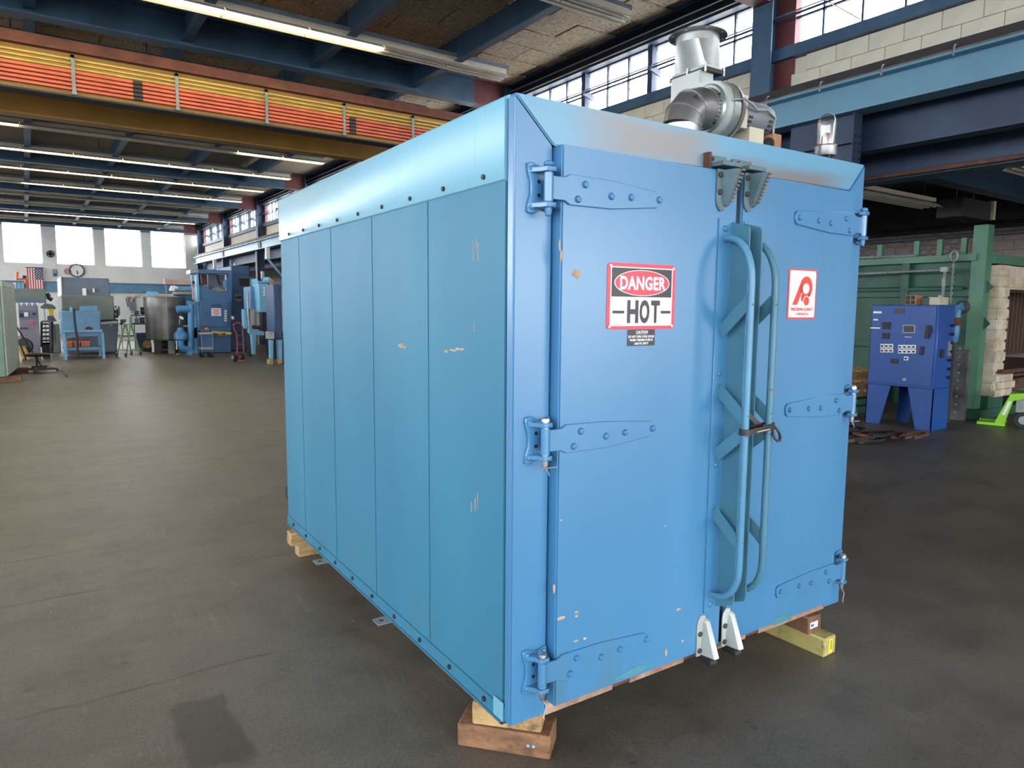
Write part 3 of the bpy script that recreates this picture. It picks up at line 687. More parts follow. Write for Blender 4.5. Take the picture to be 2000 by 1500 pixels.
for x in (.905, 1.055):
    o = MB().box((x-.02, -.085, 1.995), (x+.085, .0, 2.012)).box((x-.03, -.012, 1.99), (x+.085, .0, 2.045)).build('latch_keeper', M['dirtygrey'], bevel=.002, **bd)
    MB().cyl((x, -.012, 2.03), (x, -.018, 2.03), .008, n=8).build('bolt', M['darkmetal'], o, local=True)
MB().box((.868, -.03, 1.985), (.882, .0, 2.05)).build('strike_bracket', M['rust'], **bd)
# chips on the doors
s = MB()
for px, py, a, b in ((1126,535,.022,.017), (1096,500,.005,.03), (1093,478,.004,.02),(1096,1207,.02,.009),(1126,1195,.012,.005),(1126,1203,.01,.005),(1124,1252,.012,.005),(1142,1247,.012,.005),(1301,1275,.006,.022),(1325,1190,.014,.006),(1082,1150,.006,.02),(1300,1028,.006,.005),(1333,1252,.008,.007),(1096,1016,.005,.004)):
    p = onov(px, py, 1, DF); s.prism(blob(p.x, p.z, a, b, px), 'y', DF-.0012, DF+.001)
s.build('chipped_paint', M['chip'], dl, local=True, label='bare primer where the blue paint has chipped', kind='stuff')
p = onov(1238, 1312, 1, DF)
MB().prism(blob(p.x, p.z, .10, .018, 5), 'y', DF-.001, DF+.001).build('worn_patch', M['teal'], dl, local=True, label='greenish patch worn by a fork tine')
p = onov(1528, 1208, 1, DF)
MB().prism([(p.x-.06,p.z-.02),(p.x+.06,p.z-.016),(p.x+.06,p.z+.02),(p.x-.06,p.z+.016)], 'y', DF-.001, DF+.001).build('worn_patch', M['teal'], dr, local=True, label='greenish patch worn by a fork tine')

# --- signs (flat print on thin plates)
class Sign:
    def __init__(s, x0, x1, z0, z1, y): s.mb = MB(); s.x0, s.x1, s.z0, s.z1, s.y, s.k = x0, x1, z0, z1, y, 0
    def P(s, u, v): return (s.x0 + u * (s.x1 - s.x0), s.z1 - v * (s.z1 - s.z0))
    def poly(s, uv, mi, lift=True):
        if lift: s.k += 1
        y = s.y - .0004 * s.k; n = len(uv)
        s.mb.add([(s.P(u, v)[0], y, s.P(u, v)[1]) for u, v in uv], [tuple(range(n))], mi)
    def rect(s, a, b, c, d, mi, lift=True): s.poly([(a,b),(c,b),(c,d),(a,d)], mi, lift)
    def ell(s, cx, cy, rx, ry, mi): s.poly([(cx + rx*math.cos(6.2832*i/40), cy + ry*math.sin(6.2832*i/40)) for i in range(40)], mi)
    def text(s, body, u0, v0, u1, v1, mi, bold=.0, lift=True):
        if lift: s.k += 1
        w_ = (u1-u0)*(s.x1-s.x0); h_ = (v1-v0)*(s.z1-s.z0); c = s.P((u0+u1)/2, (v0+v1)/2)
        vs, fs = text2d(body, w_, h_, c[0], c[1], bold)
        s.mb.add([(x, s.y - .0004*s.k, z) for x, z in vs], fs, mi)
    def plate(s, mi, th=.002, r=.0):
        n = 6; Q = []
        for cx, cz, a0 in ((s.x1-r, s.z1-r, 0), (s.x0+r, s.z1-r, 90), (s.x0+r, s.z0+r, 180), (s.x1-r, s.z0+r, 270)):
            for i in range(n): a = R(a0 + 90*i/(n-1)); Q.append((cx + r*math.cos(a), cz + r*math.sin(a)))
        s.mb.prism(Q, 'y', s.y, s.y + th, mi)
DP = DF - .002
q = Sign(.358, .690, 1.380, 1.613, DP); q.plate(1, r=.014)
q.rect(.045, .055, .955, .948, 0); q.rect(.060, .072, .94, .505, 2)
q.ell(.5, .292, .405, .198, 0); q.ell(.5, .292, .393, .188, 1); q.text('DANGER', .175, .19, .845, .40, 0, .035)
q.text('H', .285, .555, .445, .905, 2, .04, True)
q.text('O', .465, .548, .61, .912, 2, .04, False); q.text('T', .635, .555, .765, .905, 2, .04, False)
q.rect(.075, .715, .24, .758, 2, False); q.rect(.785, .715, .93, .758, 2, False)
q.rect(.09, .925, .20, .930, 2, False)
for u, v in ((.04,.045),(.96,.05),(.035,.955),(.955,.952)): q.ell(u, v, .016, .022, 0)
q.mb.build('danger_sign', [M['white'], M['signred'], M['signblack']], dl, local=True, label='red, black and white sign reading DANGER HOT')
q = Sign(.459, .594, 1.320, 1.379, DF-.001); q.plate(2, .001)
q.text('CAUTION', .30, .07, .73, .25, 0, .03); q.rect(.30, .285, .72, .295, 0, False)
q.text('DO NOT OPEN OVEN DOORS', .03, .36, .97, .51, 0, .03, False); q.text('WHEN TEMPERATURE IS', .08, .57, .92, .72, 0, .03, False)
q.text('ABOVE 500°F', .25, .78, .76, .93, 0, .03, False)
q.mb.build('caution_plate', [M['white'], M['signred'], M['signblack']], dl, local=True, label='small black plate with white warning text')
q = Sign(1.367, 1.565, 1.414, 1.628, DP); q.plate(1, r=.006); q.rect(.04, .03, .965, .965, 0)
q.ell(.625, .365, .225, .225, 1)
q.poly([(.155,.715),(.325,.715),(.50,.43),(.46,.26),(.52,.17),(.445,.22),(.40,.30)], 1, False)
q.poly([(.44,.50),(.60,.56),(.80,.46),(.72,.60),(.60,.63),(.55,.665),(.455,.625)], 1, False)
q.ell(.618, .385, .115, .105, 0); q.poly([(.455,.47),(.475,.47),(.43,.64),(.405,.66)], 0, False)
q.ell(.645, .635, .115, .108, 0); q.ell(.645, .635, .098, .092, 1)
q.text('PRECISION QUINCY', .11, .77, .90, .845, 1, .03); q.text('CORPORATION', .28, .872, .74, .925, 1, .02, False)
for u, v in ((.06,.05),(.94,.05),(.06,.95),(.94,.95)): q.ell(u, v, .012, .012, 2)
q.mb.build('maker_plate', [M['white'], M['logored'], M['signblack']], dr, local=True, label='white plate with red looped emblem and red lettering')

# --- leather strap tied round both pull handles
t = thing('leather_strap', 'dark leather strap buckled around the two pull handles of the blue oven doors', 'strap', OW(1.02, -.185, 1.0), TH)
zz = .985; s = MB(); pts = []
for cx, a0 in ((1.092, -90), (.951, 90)):
    for i in range(9): a = R(a0 + 180*i/8); pts.append((cx + .0195*math.cos(a), -.185 + .0195*math.sin(a)))
n = len(pts); vs = [OW(x, y, zz - .012 + (.012 if x > 1.02 else 0)) for x, y in pts] + [OW(x, y, zz + .012 + (.012 if x > 1.02 else 0)) for x, y in pts]
out = [(x + (x - (1.092 if x > 1.02 else .951)) * .2, y + (y + .185) * .2) for x, y in pts]
vs += [OW(x, y, zz - .012 + (.012 if x > 1.02 else 0)) for x, y in out] + [OW(x, y, zz + .012 + (.012 if x > 1.02 else 0)) for x, y in out]
fs = []
for i in range(n):
    j = (i+1) % n; fs += [(i, j, n+j, n+i), (2*n+i, 3*n+i, 3*n+j, 2*n+j), (i, 2*n+i, 2*n+j, j), (n+i, n+j, 3*n+j, 3*n+i)]
MB().add(vs, fs, 0).build('band', M['leather'], t)
lp = [OW(1.115 + .02*math.cos(a), -.205 + .012*math.sin(a), .965 + .026*math.sin(a)) for a in [6.283*i/10 for i in range(10)]]
MB().tube(lp, .006, 6, closed=True).build('loop', M['leather'], t)
MB().bar(OW(1.06, -.165, 1.0), OW(1.0, -.15, 1.05), .004, .02).build('loose_end', M['leather'], t)
MB().tube([OW(.985, -.212, .985), OW(1.06, -.214, .99)], .003, 6).build('buckle_pin', M['steel'], t)

# --- timber blocks under the corners
def timber(name, label, c, lx, ly, h, rz, z0, mt, group, cut=0):
    t = thing(name, label, 'timber', (c[0], c[1], z0), rz, group)
    o = MB().box((-lx/2, -ly/2, 0), (lx/2, ly/2, h)).build('beam_piece', mt, t, local=True, bevel=.006)
    return t
def mid(a, b): return ((a.x+b.x)/2, (a.y+b.y)/2)
a = fl(893, 1457); b = fl(1074, 1486); d = (b - a); L_ = d.length; rz = math.atan2(d.y, d.x)
nrm = Vector((-d.y, d.x, 0)).normalized()
c = (a + b) / 2 + nrm * .07
t = timber('timber_block', 'long brown weathered timber lying on the floor under the front corner of the oven', c, L_, .14, .09, rz, 0, M['wood_old'], None)
for k, u in enumerate((.095, .115)):
    MB().cyl((u, -.0705, .045), (u, -.0695, .045), .006, n=10).build('paint_dot', M['mlight'], t, local=True, label='pale blue dot')
c2 = (a + b) / 2 + nrm * .056 + d.normalized() * .008
t = timber('timber_block', 'short pale timber wedged between the front oven corner and the long brown timber', c2, .262, .092, .0865, rz + .03, .0905, M['wood_pale'], None)
a = fl(588, 1090)
timber('timber_block', 'lower pale timber on the floor under the far left end of the oven', (a.x+.24, a.y+.05), .5, .09, .09, TH, 0, M['wood_pale'], None)
timber('timber_block', 'upper timber carrying the far left end of the oven, topmost of that pair', (a.x+.21, a.y+.03), .55, .09, .0865, TH, .0905, M['wood_pale'], None)
a = fl(1620, 1280); p = OW(1.86, .02, 0)
lt = timber('timber_block', 'yellow green timber with a yellow tag lying under the right front corner of the oven', (a.x-.005, a.y+.30), .10, .6, .092, .02, 0, M['wood_green'], None)
MB().box((-.012, -.3015, .012), (.018, -.3005, .082)).build('tag', M['yellowtag'], lt, local=True, label='yellow paper tag')
s = MB()
for k in range(9): s.box((.0, -.302, .03+.005*k), (.012, -.3016, .03+.005*k+(.002 if k % 2 else .0032)))
s.build('tag_print', M['black'], lt, local=True)
lt = timber('timber_block', 'rusty brown block with a white sticker on top of the yellow green timber', (a.x-.02, a.y+.315), .10, .5, .0865, -.03, .0925, mk_wood('rusty_timber', (128,92,68), (92,66,52)), None)
MB().box((-.04, -.2515, .03), (.02, -.2505, .06)).build('sticker', M['white'], lt, local=True, label='white sticker with blue print')
MB().box((-.036, -.252, .038), (-.012, -.2516, .052)).build('sticker_print', M['mblue'], lt, local=True)
# black bracket on the back edge
p = onov(559, 952, 1, D_+.03); q = onov(566, 975, 1, D_+.03)
MB().box((p.x, D_-.002, q.z), (q.x+.08, D_+.06, p.z)).build('back_bracket', M['black'], bevel=.004, **bd)

# ------------------------------------------------------------------ exhaust blower on the roof
t = thing('exhaust_blower', 'silver exhaust blower with elbow duct and flared stack on the oven roof', 'blower', OW(1.15, .3, H_), TH)
TL = ROOT[t.name]
def bb(x, y, z): return TL.inverted() @ OW(x, y, z)
def B_(mb, name, mt, **k): return mb.build(name, mt, t, **k)
y0 = .30; xc = 1.285
# elbow: round duct rising from the roof, three gores, ending in the scroll inlet
xe, re_ = 1.06, .083
MB().cyl(OW(xe, y0, H_), OW(xe, y0, H_+.108), re_, n=28).build('duct_collar', M['galv'], t)
pts = []; zc0 = H_ + .10
for k in range(4):
    a = R(90) * k / 3; pts.append(OW(xe + .10*(1-math.cos(a)), y0, zc0 + .10*math.sin(a)))
pts.append(OW(xe+.15, y0, zc0+.10))
MB().tube(pts, [re_*1.02]*len(pts), 28).build('duct_elbow', M['duct'], t)
for k in range(1, 3):
    a = R(90) * k / 3; c = OW(xe + .10*(1-math.cos(a)), y0, zc0 + .10*math.sin(a)); ax = TL.to_3x3() @ Vector((math.sin(a), 0, math.cos(a)))
    MB().cyl(c - ax*.003, c + ax*.003, re_*1.045, n=28).build('elbow_seam', M['galv'], t)
zs = zc0 + .10
MB().cyl(OW(xe+.128, y0, zs), OW(xe+.145, y0, zs), re_*1.06, n=28).build('clamp_band', M['galv'], t)
sc_ = MB()
for k in range(34):
    a = 6.283*k/34; c = OW(xe+.131, y0 + re_*1.065*math.cos(a), zs + re_*1.065*math.sin(a)); sc_.bar(c, c + (TL.to_3x3() @ Vector((.011,0,0))), .003, .003)
sc_.build('band_slots', M['darkmetal'], t, kind='stuff')
# scroll housing (snail) with its discharge rising at the far side
zsc = zs - .0; x0, x1 = 1.212, 1.30
P = [(y0+.225, zsc+.184), (y0+.225, zsc+.03)] + [(y0 + (.205-.085*min(1,k/9))*math.cos(R(-12-190*k/18)), zsc + (.205-.085*min(1,k/9))*math.sin(R(-12-190*k/18))) for k in range(1,19)] + [(y0-.10, zsc+.075), (y0-.06, zsc+.108), (y0+.0, zsc+.125), (y0+.045, zsc+.13), (y0+.045, zsc+.184)]
mbS = MB().prism(P, 'x', x0, x1); mbS.v = [OW(*v) for v in mbS.v]
mbS.build('scroll_housing', M['alu'], t, bevel=.004, seg=2)
def ringx(name, r0, r1, xa, xb, mt, n=30):
    MB().tube([OW(xa, y0, zsc), OW(xb, y0, zsc)], [r0, r1], n).build(name, mt, t)
ringx('inlet_ring', .100, .108, x0-.010, x0, M['galv']); ringx('scroll_rim', .126, .126, x1-.052, x1-.012, M['galv']); ringx('rear_drum', .128, .122, x1, x1+.025, M['duct'])
for a in (70, 10, 300, 230, 150):
    c = OW(x0-.012, y0+.09*math.cos(R(a)), zsc+.09*math.sin(R(a))); MB().cyl(c, c + (TL.to_3x3() @ Vector((-.007,0,0))), .007, n=8).build('bolt', M['darkmetal'], t)
# motor with guard, end bell slots, feet
zm = zsc + .0; xm0, xm1 = x1+.025, x1+.30
gq = MB().box((xm0-.005, y0-.085, zm-.075), (xm0+.06, y0+.075, zm+.07))
for i, v in enumerate(gq.v): gq.v[i] = OW(*v)
gq.build('motor_guard', M['beige'], t, bevel=.004)
MB().lathe([(.070,0),(.073,.02),(.073,.18),(.067,.21),(.045,.225),(.0,.227)], OW(xm0+.055, y0-.01, zm), 28, axis=TL.to_3x3() @ Vector((1,0,0))).build('motor', M['motor'], t)
for xo in (.085, .225):
    for k in range(4):
        a = R(-165 + 15*k); c = Vector((xm0+xo, y0-.01+.0725*math.cos(a), zm+.0725*math.sin(a)))
        sl = MB().box((-.012,-.004,-.005),(.012,.004,.005)); sl.v = [OW(*(c+v)) for v in sl.v]; sl.build('vent_slot', M['black'], t)
ft = MB().box((xm0+.08, y0-.08, H_), (xm0+.18, y0+.06, zm-.06)); ft.v = [OW(*v) for v in ft.v]; ft.build('motor_base', M['beige'], t)
bx = MB().box((xm0+.225, y0-.10, H_), (xm0+.285, y0-.04, H_+.128)); bx.v = [OW(*v) for v in bx.v]; bx.build('junction_box', M['tan'], t, bevel=.004)
MB().cyl(OW(xm0+.205, y0-.085, H_+.075), OW(xm0+.213, y0-.085, H_+.075), .032, n=14).cyl(OW(xm0+.19, y0-.085, H_+.075), OW(xm0+.226, y0-.085, H_+.075), .018, n=12).build('conduit_fitting', M['darkmetal'], t)
MB().tube([OW(x0-.012, y0-.085, zsc-.005), OW(x0+.03, y0-.125, zsc+.02), OW(x1-.01, y0-.138, zsc+.028), OW(xm0+.04, y0-.12, zsc+.02), OW(xm0+.10, y0-.10, zsc+.01), OW(xm0+.17, y0-.10, zsc+.02), OW(xm0+.25, y0-.085, zsc+.0), OW(xm0+.26, y0-.07, zsc-.04), OW(xm0+.26, y0-.07, H_+.125)], .0055, 8).build('flex_conduit', M['castgrey'], t)
rk = MB().box((xm0+.29, y0+.0, H_), (xm0+.36, y0+.12, H_+.03)).box((xm0+.22, y0+.0, H_+.12), (xm0+.42, y0+.12, H_+.125)); rk.box((xm0+.2, y0+.1, H_), (xm0+.21, y0+.12, H_+.12)); rk.v = [OW(*v) for v in rk.v]; rk.build('rusty_bracket', M['rust'], t)
# discharge flange, square-to-round stack, round flange
zf = zsc + .178; xa, xb, ya, yb = x0+.015, x1+.042, y0+.025, y0+.245
fb = MB().box((xa, ya, zf), (xb, yb, zf+.018)); fb.v = [OW(*v) for v in fb.v]; fb.build('square_flange', M['darkmetal'], t)
fb = MB().box((xa+.006, ya+.006, zf+.018), (xb-.006, yb-.006, zf+.030)); fb.v = [OW(*v) for v in fb.v]; fb.build('square_flange', M['galv'], t)
cx, cy = (xa+xb)/2, (ya+yb)/2; hx_, hy_ = (xb-xa)/2-.012, (yb-ya)/2-.014; n = 40; vs = []
zq, zr_ = zf+.028, zf+.145; rr = .098
for k in range(n):
    a = 6.2832*k/n + math.pi/4; c_, s_ = math.cos(a), math.sin(a); m_ = max(abs(c_), abs(s_)); vs.append(OW(cx + hx_*c_/m_, cy + hy_*s_/m_, zq))
for k in range(n):
    a = 6.2832*k/n + math.pi/4; vs.append(OW(cx + rr*math.cos(a), cy + rr*math.sin(a), zr_))
MB().add(vs, [(k, (k+1)%n, n+(k+1)%n, n+k) for k in range(n)], 0, True).build('stack_transition', M['galv'], t)
MB().tube([OW(cx, cy, zr_), OW(cx, cy, zr_+.035)], rr, 36, cap=False).build('stack_collar', M['galv'], t)
FL = []
MB().lathe([(rr-.002,0),(rr+.032,0),(rr+.034,.003),(rr+.032,.006),(rr-.002,.008)], OW(cx, cy, zr_+.035), 40).build('stack_flange', M['duct'], t)
for k in range(8):
    a = 6.283*k/8 + .3; MB().cyl(OW(cx+(rr+.02)*math.cos(a), cy+(rr+.02)*math.sin(a), zr_+.0345), OW(cx+(rr+.02)*math.cos(a), cy+(rr+.02)*math.sin(a), zr_+.0415), .007, n=8).build('bolt_hole', M['white'], t)
for u, v in ((-1,-1),(-1,0),(-1,1),(1,-1),(1,1)):
    MB().cyl(OW(cx+u*(hx_+.015), cy+v*(hy_+.012), zf-.006), OW(cx+u*(hx_+.015), cy+v*(hy_+.012), zf+.034), .005, n=8).build('bolt', M['steel'], t)
# ------------------------------------------------------------------ warning beacon
bx_, by_ = 1.802, .10
t = thing('warning_beacon', 'clear domed warning light with a dark red lamp on the oven roof', 'lamp', OW(bx_, by_, H_), TH)
for k in range(6):
    a = 6.283*k/6; MB().cyl(OW(bx_+.032*math.cos(a), by_+.032*math.sin(a), H_), OW(bx_+.032*math.cos(a), by_+.032*math.sin(a), H_+.04), .006, n=8).build('post', M['darkmetal'], t)
MB().cyl(OW(bx_, by_, H_), OW(bx_, by_, H_+.038), .02, n=14).build('socket', M['black'], t)
MB().lathe([(.046,.0),(.049,.006),(.049,.044),(.044,.05)], OW(bx_, by_, H_+.036), 28).build('collar', M['duct'], t)
pr = [(.041,0),(.041,.10)] + [(.040*math.cos(R(a)), .10+.046*math.sin(R(a))) for a in (10,25,40,55,70,82)] + [(.002,.147)]
MB().lathe(pr, OW(bx_, by_, H_+.085), 28).build('clear_dome', M['lens'], t)
MB().lathe([(.020,0),(.022,.02),(.021,.04),(.014,.055),(.003,.06)], OW(bx_, by_, H_+.085), 18).build('red_lamp', M['lampred'], t)
# ------------------------------------------------------------------ right-hand side: furnace, control enclosure
FX, FY = 12.0, 4.8
t = thing('furnace', 'tall green furnace with a white fibre lined opening behind the blue control cabinet', 'furnace', (FX, FY, 0))
# corner column (channel seen from its open side) and top rails
MB().prism([(FX-.10,FY-.10),(FX+.10,FY-.10),(FX+.10,FY+.10),(FX+.08,FY+.10),(FX+.08,FY-.08),(FX-.08,FY-.08),(FX-.08,FY+.10),(FX-.10,FY+.10)], 'z', 0, 2.93).build('corner_post', M['furnl'], t)
MB().box((FX-.06, FY-.05, .05), (FX+.02, FY+.05, 2.9)).build('post_stiffener', M['furn'], t)
for z in (2.0, 1.45): MB().prism([(FY-.10, z-.1),(FY-.19, z),(FY-.10, z+.1)], 'x', FX-.02, FX).build('gusset', M['furn'], t)
MB().box((FX-.15, FY+.02, 2.40), (FX+.1, FY+2.3, 2.50)).build('top_rail', M['furnl'], t)
MB().box((FX+.0, FY+.05, .1), (FX+.05, FY+5, 2.40)).build('side_wall', M['furn'], t)
for yy in (FY+1.0, FY+2.2, FY+3.6): MB().box((FX-.12, yy, .1), (FX, yy+.12, 2.40)).build('wall_stiffener', M['furn'], t)
for z in (1.02, 1.86): MB().box((FX-.1, FY+.1, z), (FX, FY+5, z+.1)).build('wall_stiffener', M['furn'], t)
MB().tube([(FX-.08, FY+.2, 1.98), (FX-.08, FY+4.5, 1.98)], .045, 10).build('burner_pipe', M['furn'], t)
MB().box((FX-.35, FY+2.0, 2.33), (FX+.3, FY+5, 2.42)).build('platform_edge', M['furn'], t)
MB().box((FX-.0, FY+.1, 2.42), (FX+3.5, FY+5, 2.47)).build('roof_plate', M['furn'], t)
# expanded-metal guards on the roof
def guard(ya, yb, z0, z1):
    for yy in (ya, (ya+yb)/2, yb): MB().box((FX-.04, yy-.04, z0), (FX+.02, yy+.04, z1)).build('guard_post', M['furnl'], t)
    m_ = MB(); st = .075; r = 0; z = z0 + .02
    while z < z1 - .02:
        y = ya + (st if r % 2 else 0)
        while y < yb - .01:
            m_.bar((FX, y, z), (FX, y+st, z+.035), .008, .012); m_.bar((FX, y+st, z+.035), (FX, y+2*st, z), .008, .012); y += 2*st
        z += .07; r += 1
    m_.build('expanded_mesh', M['darkmetal'], t, kind='stuff')
guard(FY+.25, FY+.95, 2.50, 2.76); guard(FY+1.55, FY+2.7, 2.48, 2.74)
MB().tube([(FX-.12, FY+.9, 2.52), (FX-.12, FY+3, 2.56)], .02, 8).build('gas_pipe', M['castgrey'], t)
# front: fibre-lined opening facing the near side
zb, zt = .68, 2.36
MB().box((FX+.1, FY-.14, 2.36), (FX+4, FY+.1, 2.50)).build('lintel', M['furnl'], t)
def ragged(x0, x1, z0, z1, name):
    rn = random.Random(int(x0*100+z0*7)); o = MB(); n = max(2, int((z1-z0)/.16)); h = (z1-z0)/n
    for i in range(n):
        j = rn.uniform(-.02,.02); o.box((x0+j, FY-.22+rn.uniform(-.008,.008), z0+h*i+.002), (x1+rn.uniform(-.02,.02), FY+.25, z0+h*(i+1)-.002))
    o.build(name, M['fibre'], t, bevel=.02, seg=2)
ragged(FX+.19, FX+.55, .36, 2.34, 'fibre_jamb')
MB().box((FX+.5, FY-.18, 1.98), (FX+4, FY+.25, 2.34)).build('fibre_lintel', M['fibre'], t, bevel=.03, seg=2)
mr = MB()
for k in range(49): mr.box((FX+.5+.09*k, FY+.9+.02*(k%2), .8), (FX+.585+.09*k, FY+1.0, 2.0))
mr.build('scorched_back_wall', M['firebrown'], t, kind='stuff')
MB().box((FX+.5, FY+.2, .7), (FX+.55, FY+.95, 2.0)).build('chamber_side', M['firebrown'], t)
MB().box((FX+.3, FY-.3, .68), (FX+4, FY+1.0, .74)).build('hearth', M['rust'], t)
for k in range(3):
    for r in range(3):
        MB().box((FX+.18+.21*k+(.1 if r % 2 else 0), FY-.26, .32+.115*r), (FX+.38+.21*k+(.1 if r % 2 else 0), FY-.04, .43+.115*r)).build('fire_brick', M['fibre'], t, bevel=.008)
MB().box((FX+.62, FY-.2, .60), (FX+4, FY+.5, .64)).box((FX+.5, FY-.1, .36), (FX+4, FY+.5, .54)).build('car_deck', M['rust'], t)
MB().box((FX-.25, FY-.22, .0), (FX+4, FY-.02, .14)).box((FX+.1, FY-.2, .14), (FX+.65, FY, .33)).build('base_channel', M['furn'], t)
# lifting chain
t = thing('lifting_chain', 'steel chain hanging from a shackle on the green furnace rail', 'chain', (FX-.3, FY+.62, 1.6))
cy = on(1862, 520, 0, FX-.25).y; zt_ = on(1862, 508, 0, FX-.25).z; zb_ = on(1857, 592, 0, FX-.25).z
lk = MB().tube([(.014*math.cos(a), 0, .03*math.sin(a)) for a in [6.283*i/10 for i in range(10)]], .006, 5, closed=True).mesh('link', [M['castgrey']])
n = int((zt_-zb_)/.042)
for k in range(n): inst('link', lk, t, (FX-.25, cy, zb_ + .042*(k+.5)), R(90) if k % 2 else R(20))
MB().tube([(FX-.25+.0*math.cos(a), cy+.05*math.cos(a), zt_+.06+.075*math.sin(a)) for a in [6.283*i/14 for i in range(14)]], .016, 8, closed=True).build('shackle', M['castgrey'], t)
MB().tube([(FX-.25, cy, zt_+.13), (FX-.1, cy, zt_+.12)], .02, 8).build('shackle_pin', M['castgrey'], t)
# gas pipe runs
t = thing('gas_pipe', 'grey conduit along the furnace wall turning down to the blue control cabinet', 'pipe', (FX-.3, FY+1, 2.0))
A = on(1846, 527, 0, FX-.3)
MB().tube([(FX-.3, A.y+2.6, A.z-.03), A], .018, 8).build('level_run', M['castgrey'], t)
B = on(1841, 582, 0, FX-.45)
MB().tube([A, on(1843, 548, 0, FX-.38), B], .022, 8).build('drop_run', M['castgrey'], t)
MB().box((A.x-.05, A.y-.05, A.z-.03), (A.x+.04, A.y+.05, A.z+.04)).build('elbow_fitting', M['castgrey'], t)
MB().cyl(on(1843,545,0,FX-.38), on(1842.5,560,0,FX-.4), .03, n=10).build('union', M['castgrey'], t)
# the blue control enclosure
EX, EY0, EY1, ED = 10.1, 4.50, 5.42, .46
t = thing('control_cabinet', 'deep blue control cabinet on splayed legs with buttons and dark windows', 'cabinet', (EX, EY0, 0))
MB().box((EX, EY0, .57), (EX+ED, EY1, 1.715)).build('case', M['mbluep'], t, bevel=.008)
d_ = MB().box((EX-.018, EY0+.03, .60), (EX, EY1-.02, 1.70)).build('front_door', M['mbluep'], t, bevel=.004)
def cab_px(px, py): 
    p = on(px, py, 0, EX-.018); return p.y, p.z
def plate(px0, py0, px1, py1, nm, mt, dep=.006, parent=None):
    ya, za = cab_px(px0, py0); yb, zb2 = cab_px(px1, py1)
    return MB().box((EX-.018-dep, min(ya,yb), min(za,zb2)), (EX-.016, max(ya,yb), max(za,zb2))).build(nm, mt, d_)
plate(1748, 602, 1766, 613, 'name_plate', M['signblack'])
for a in ((1706,608,1722,612),(1706,623,1715,626),(1700,639,1719,642),(1767,657.5,1781,659)): plate(*a, 'label_strip', M['white'], .003)
for a in ((1725,629,1739,643),(1724,650,1737,662)): plate(*a, 'meter', M['black'], .012)
plate(1764, 634, 1787, 651, 'display', M['castgrey'], .006); plate(1766, 636, 1785, 649, 'display', M['signblack'], .010)
plate(1740, 700, 1755, 711, 'window', M['black'], .004)
for i in range(3):
    for j in range(2):
        px, py = 1723.5 + 8.6*i, 675.5 + 9*j
        plate(px-3.6, py-4, px+3.6, py+4, 'button_plate', M['white'], .006); plate(px-1.6, py-1.5, px+1.6, py+2, 'button', M['black'], .022)
for i in range(4):
    for j in range(2):
        px, py = 1758.5 + 8.8*i, 677.5 + 9*j
        plate(px-3.8, py-4, px+3.8, py+4, 'button_plate', M['white'], .006); plate(px-1.6, py-1.5, px+1.6, py+2, 'button', M['black'], .022)
plate(1766, 696, 1774, 704, 'button_plate', M['white'], .006); plate(1768.4, 698.4, 1771.6, 702, 'button', M['black'], .022)
plate(1763, 738, 1770, 744, 'label_strip', M['castgrey'], .003)
ya, za = cab_px(1815, 648); MB().bar((EX-.05, ya, za+.09), (EX-.05, ya+.02, za-.09), .03, .05).box((EX-.06, ya-.03, za-.02), (EX-.01, ya+.03, za+.06)).build('door_handle', M['darkmetal'], d_)
ya, za = cab_px(1802, 685); MB().bar((EX-.03, ya, za+.06), (EX-.03, ya+.015, za-.06), .03, .04).build('hanging_keys', M['darkmetal'], d_)
def leg(y0, y1, s_):
    P = [(y0, .57), (y1, .57), (y1 - (.13 if s_ > 0 else 0), 0), (y0 + (0 if s_ > 0 else 0), 0)] if s_ > 0 else [(y0, .57), (y1, .57), (y1, 0), (y0 + .13, 0)]
    return MB().prism(P, 'x', EX, EX+.012)
leg(EY0, EY0+.34, 1).box((EX, EY0, 0), (EX+ED, EY0+.012, .57)).build('leg', M['mbluep'], t)
leg(EY1-.34, EY1, -1).box((EX, EY1-.012, 0), (EX+ED, EY1, .57)).build('leg', M['mbluep'], t)
MB().prism([(EY1-.5,.57),(EY1-.24,.57),(EY1-.24,0),(EY1-.4,0)], 'x', EX+ED-.012, EX+ED).build('leg', M['mbluep'], t)
MB().box((EX+.1, EY0-.03, 1.0), (EX+.16, EY0, 1.12)).build('switch', M['darkmetal'], t)
for k in range(7): 
    z = .72 + .12*k; MB().cyl((EX+ED-.1, EY0, z), (EX+ED-.1, EY0-.05, z), .02, n=8).build('cable_gland', M['darkmetal'], t)
MB().box((EX+ED-.16, EY0-.02, 1.02), (EX+ED-.08, EY0, 1.22)).build('warning_tag', M['castgrey'], t)
# boxes standing on the cabinet
p = on(1768, 592, 0, EX+.1); q = on(1789, 576, 0, EX+.1)
t = thing('wooden_box', 'small brown wooden box with dark pigeonholes on top of the blue control cabinet', 'box', (EX+.2, p.y, 1.715))
yl, yr = max(p.y,q.y), min(p.y,q.y); h = .135
MB().box((EX+.1, yr-.0, 1.717), (EX+.3, yl, 1.717+h)).build('carcass', M['tan'], t, bevel=.003)
for i in range(2):
    for j in range(2):
        w_ = (yl-yr)/2; MB().box((EX+.096, yr+.008+w_*i, 1.727+.062*j), (EX+.1005, yr+w_*(i+1)-.008, 1.727+.062*(j+1)-.008)).build('pigeonhole', M['black'], t)
p = on(1818, 592, 0, EX+.2); q = on(1849, 582, 0, EX+.2)
t = thing('beige_box', 'flat beige metal box lying on top of the blue control cabinet', 'box', (EX+.25, min(p.y,q.y), 1.715))
MB().box((EX+.15, min(p.y,q.y)+.06, 1.717), (EX+.4, max(p.y,q.y), 1.717+.10)).build('box_body', M['beige'], t, bevel=.004)
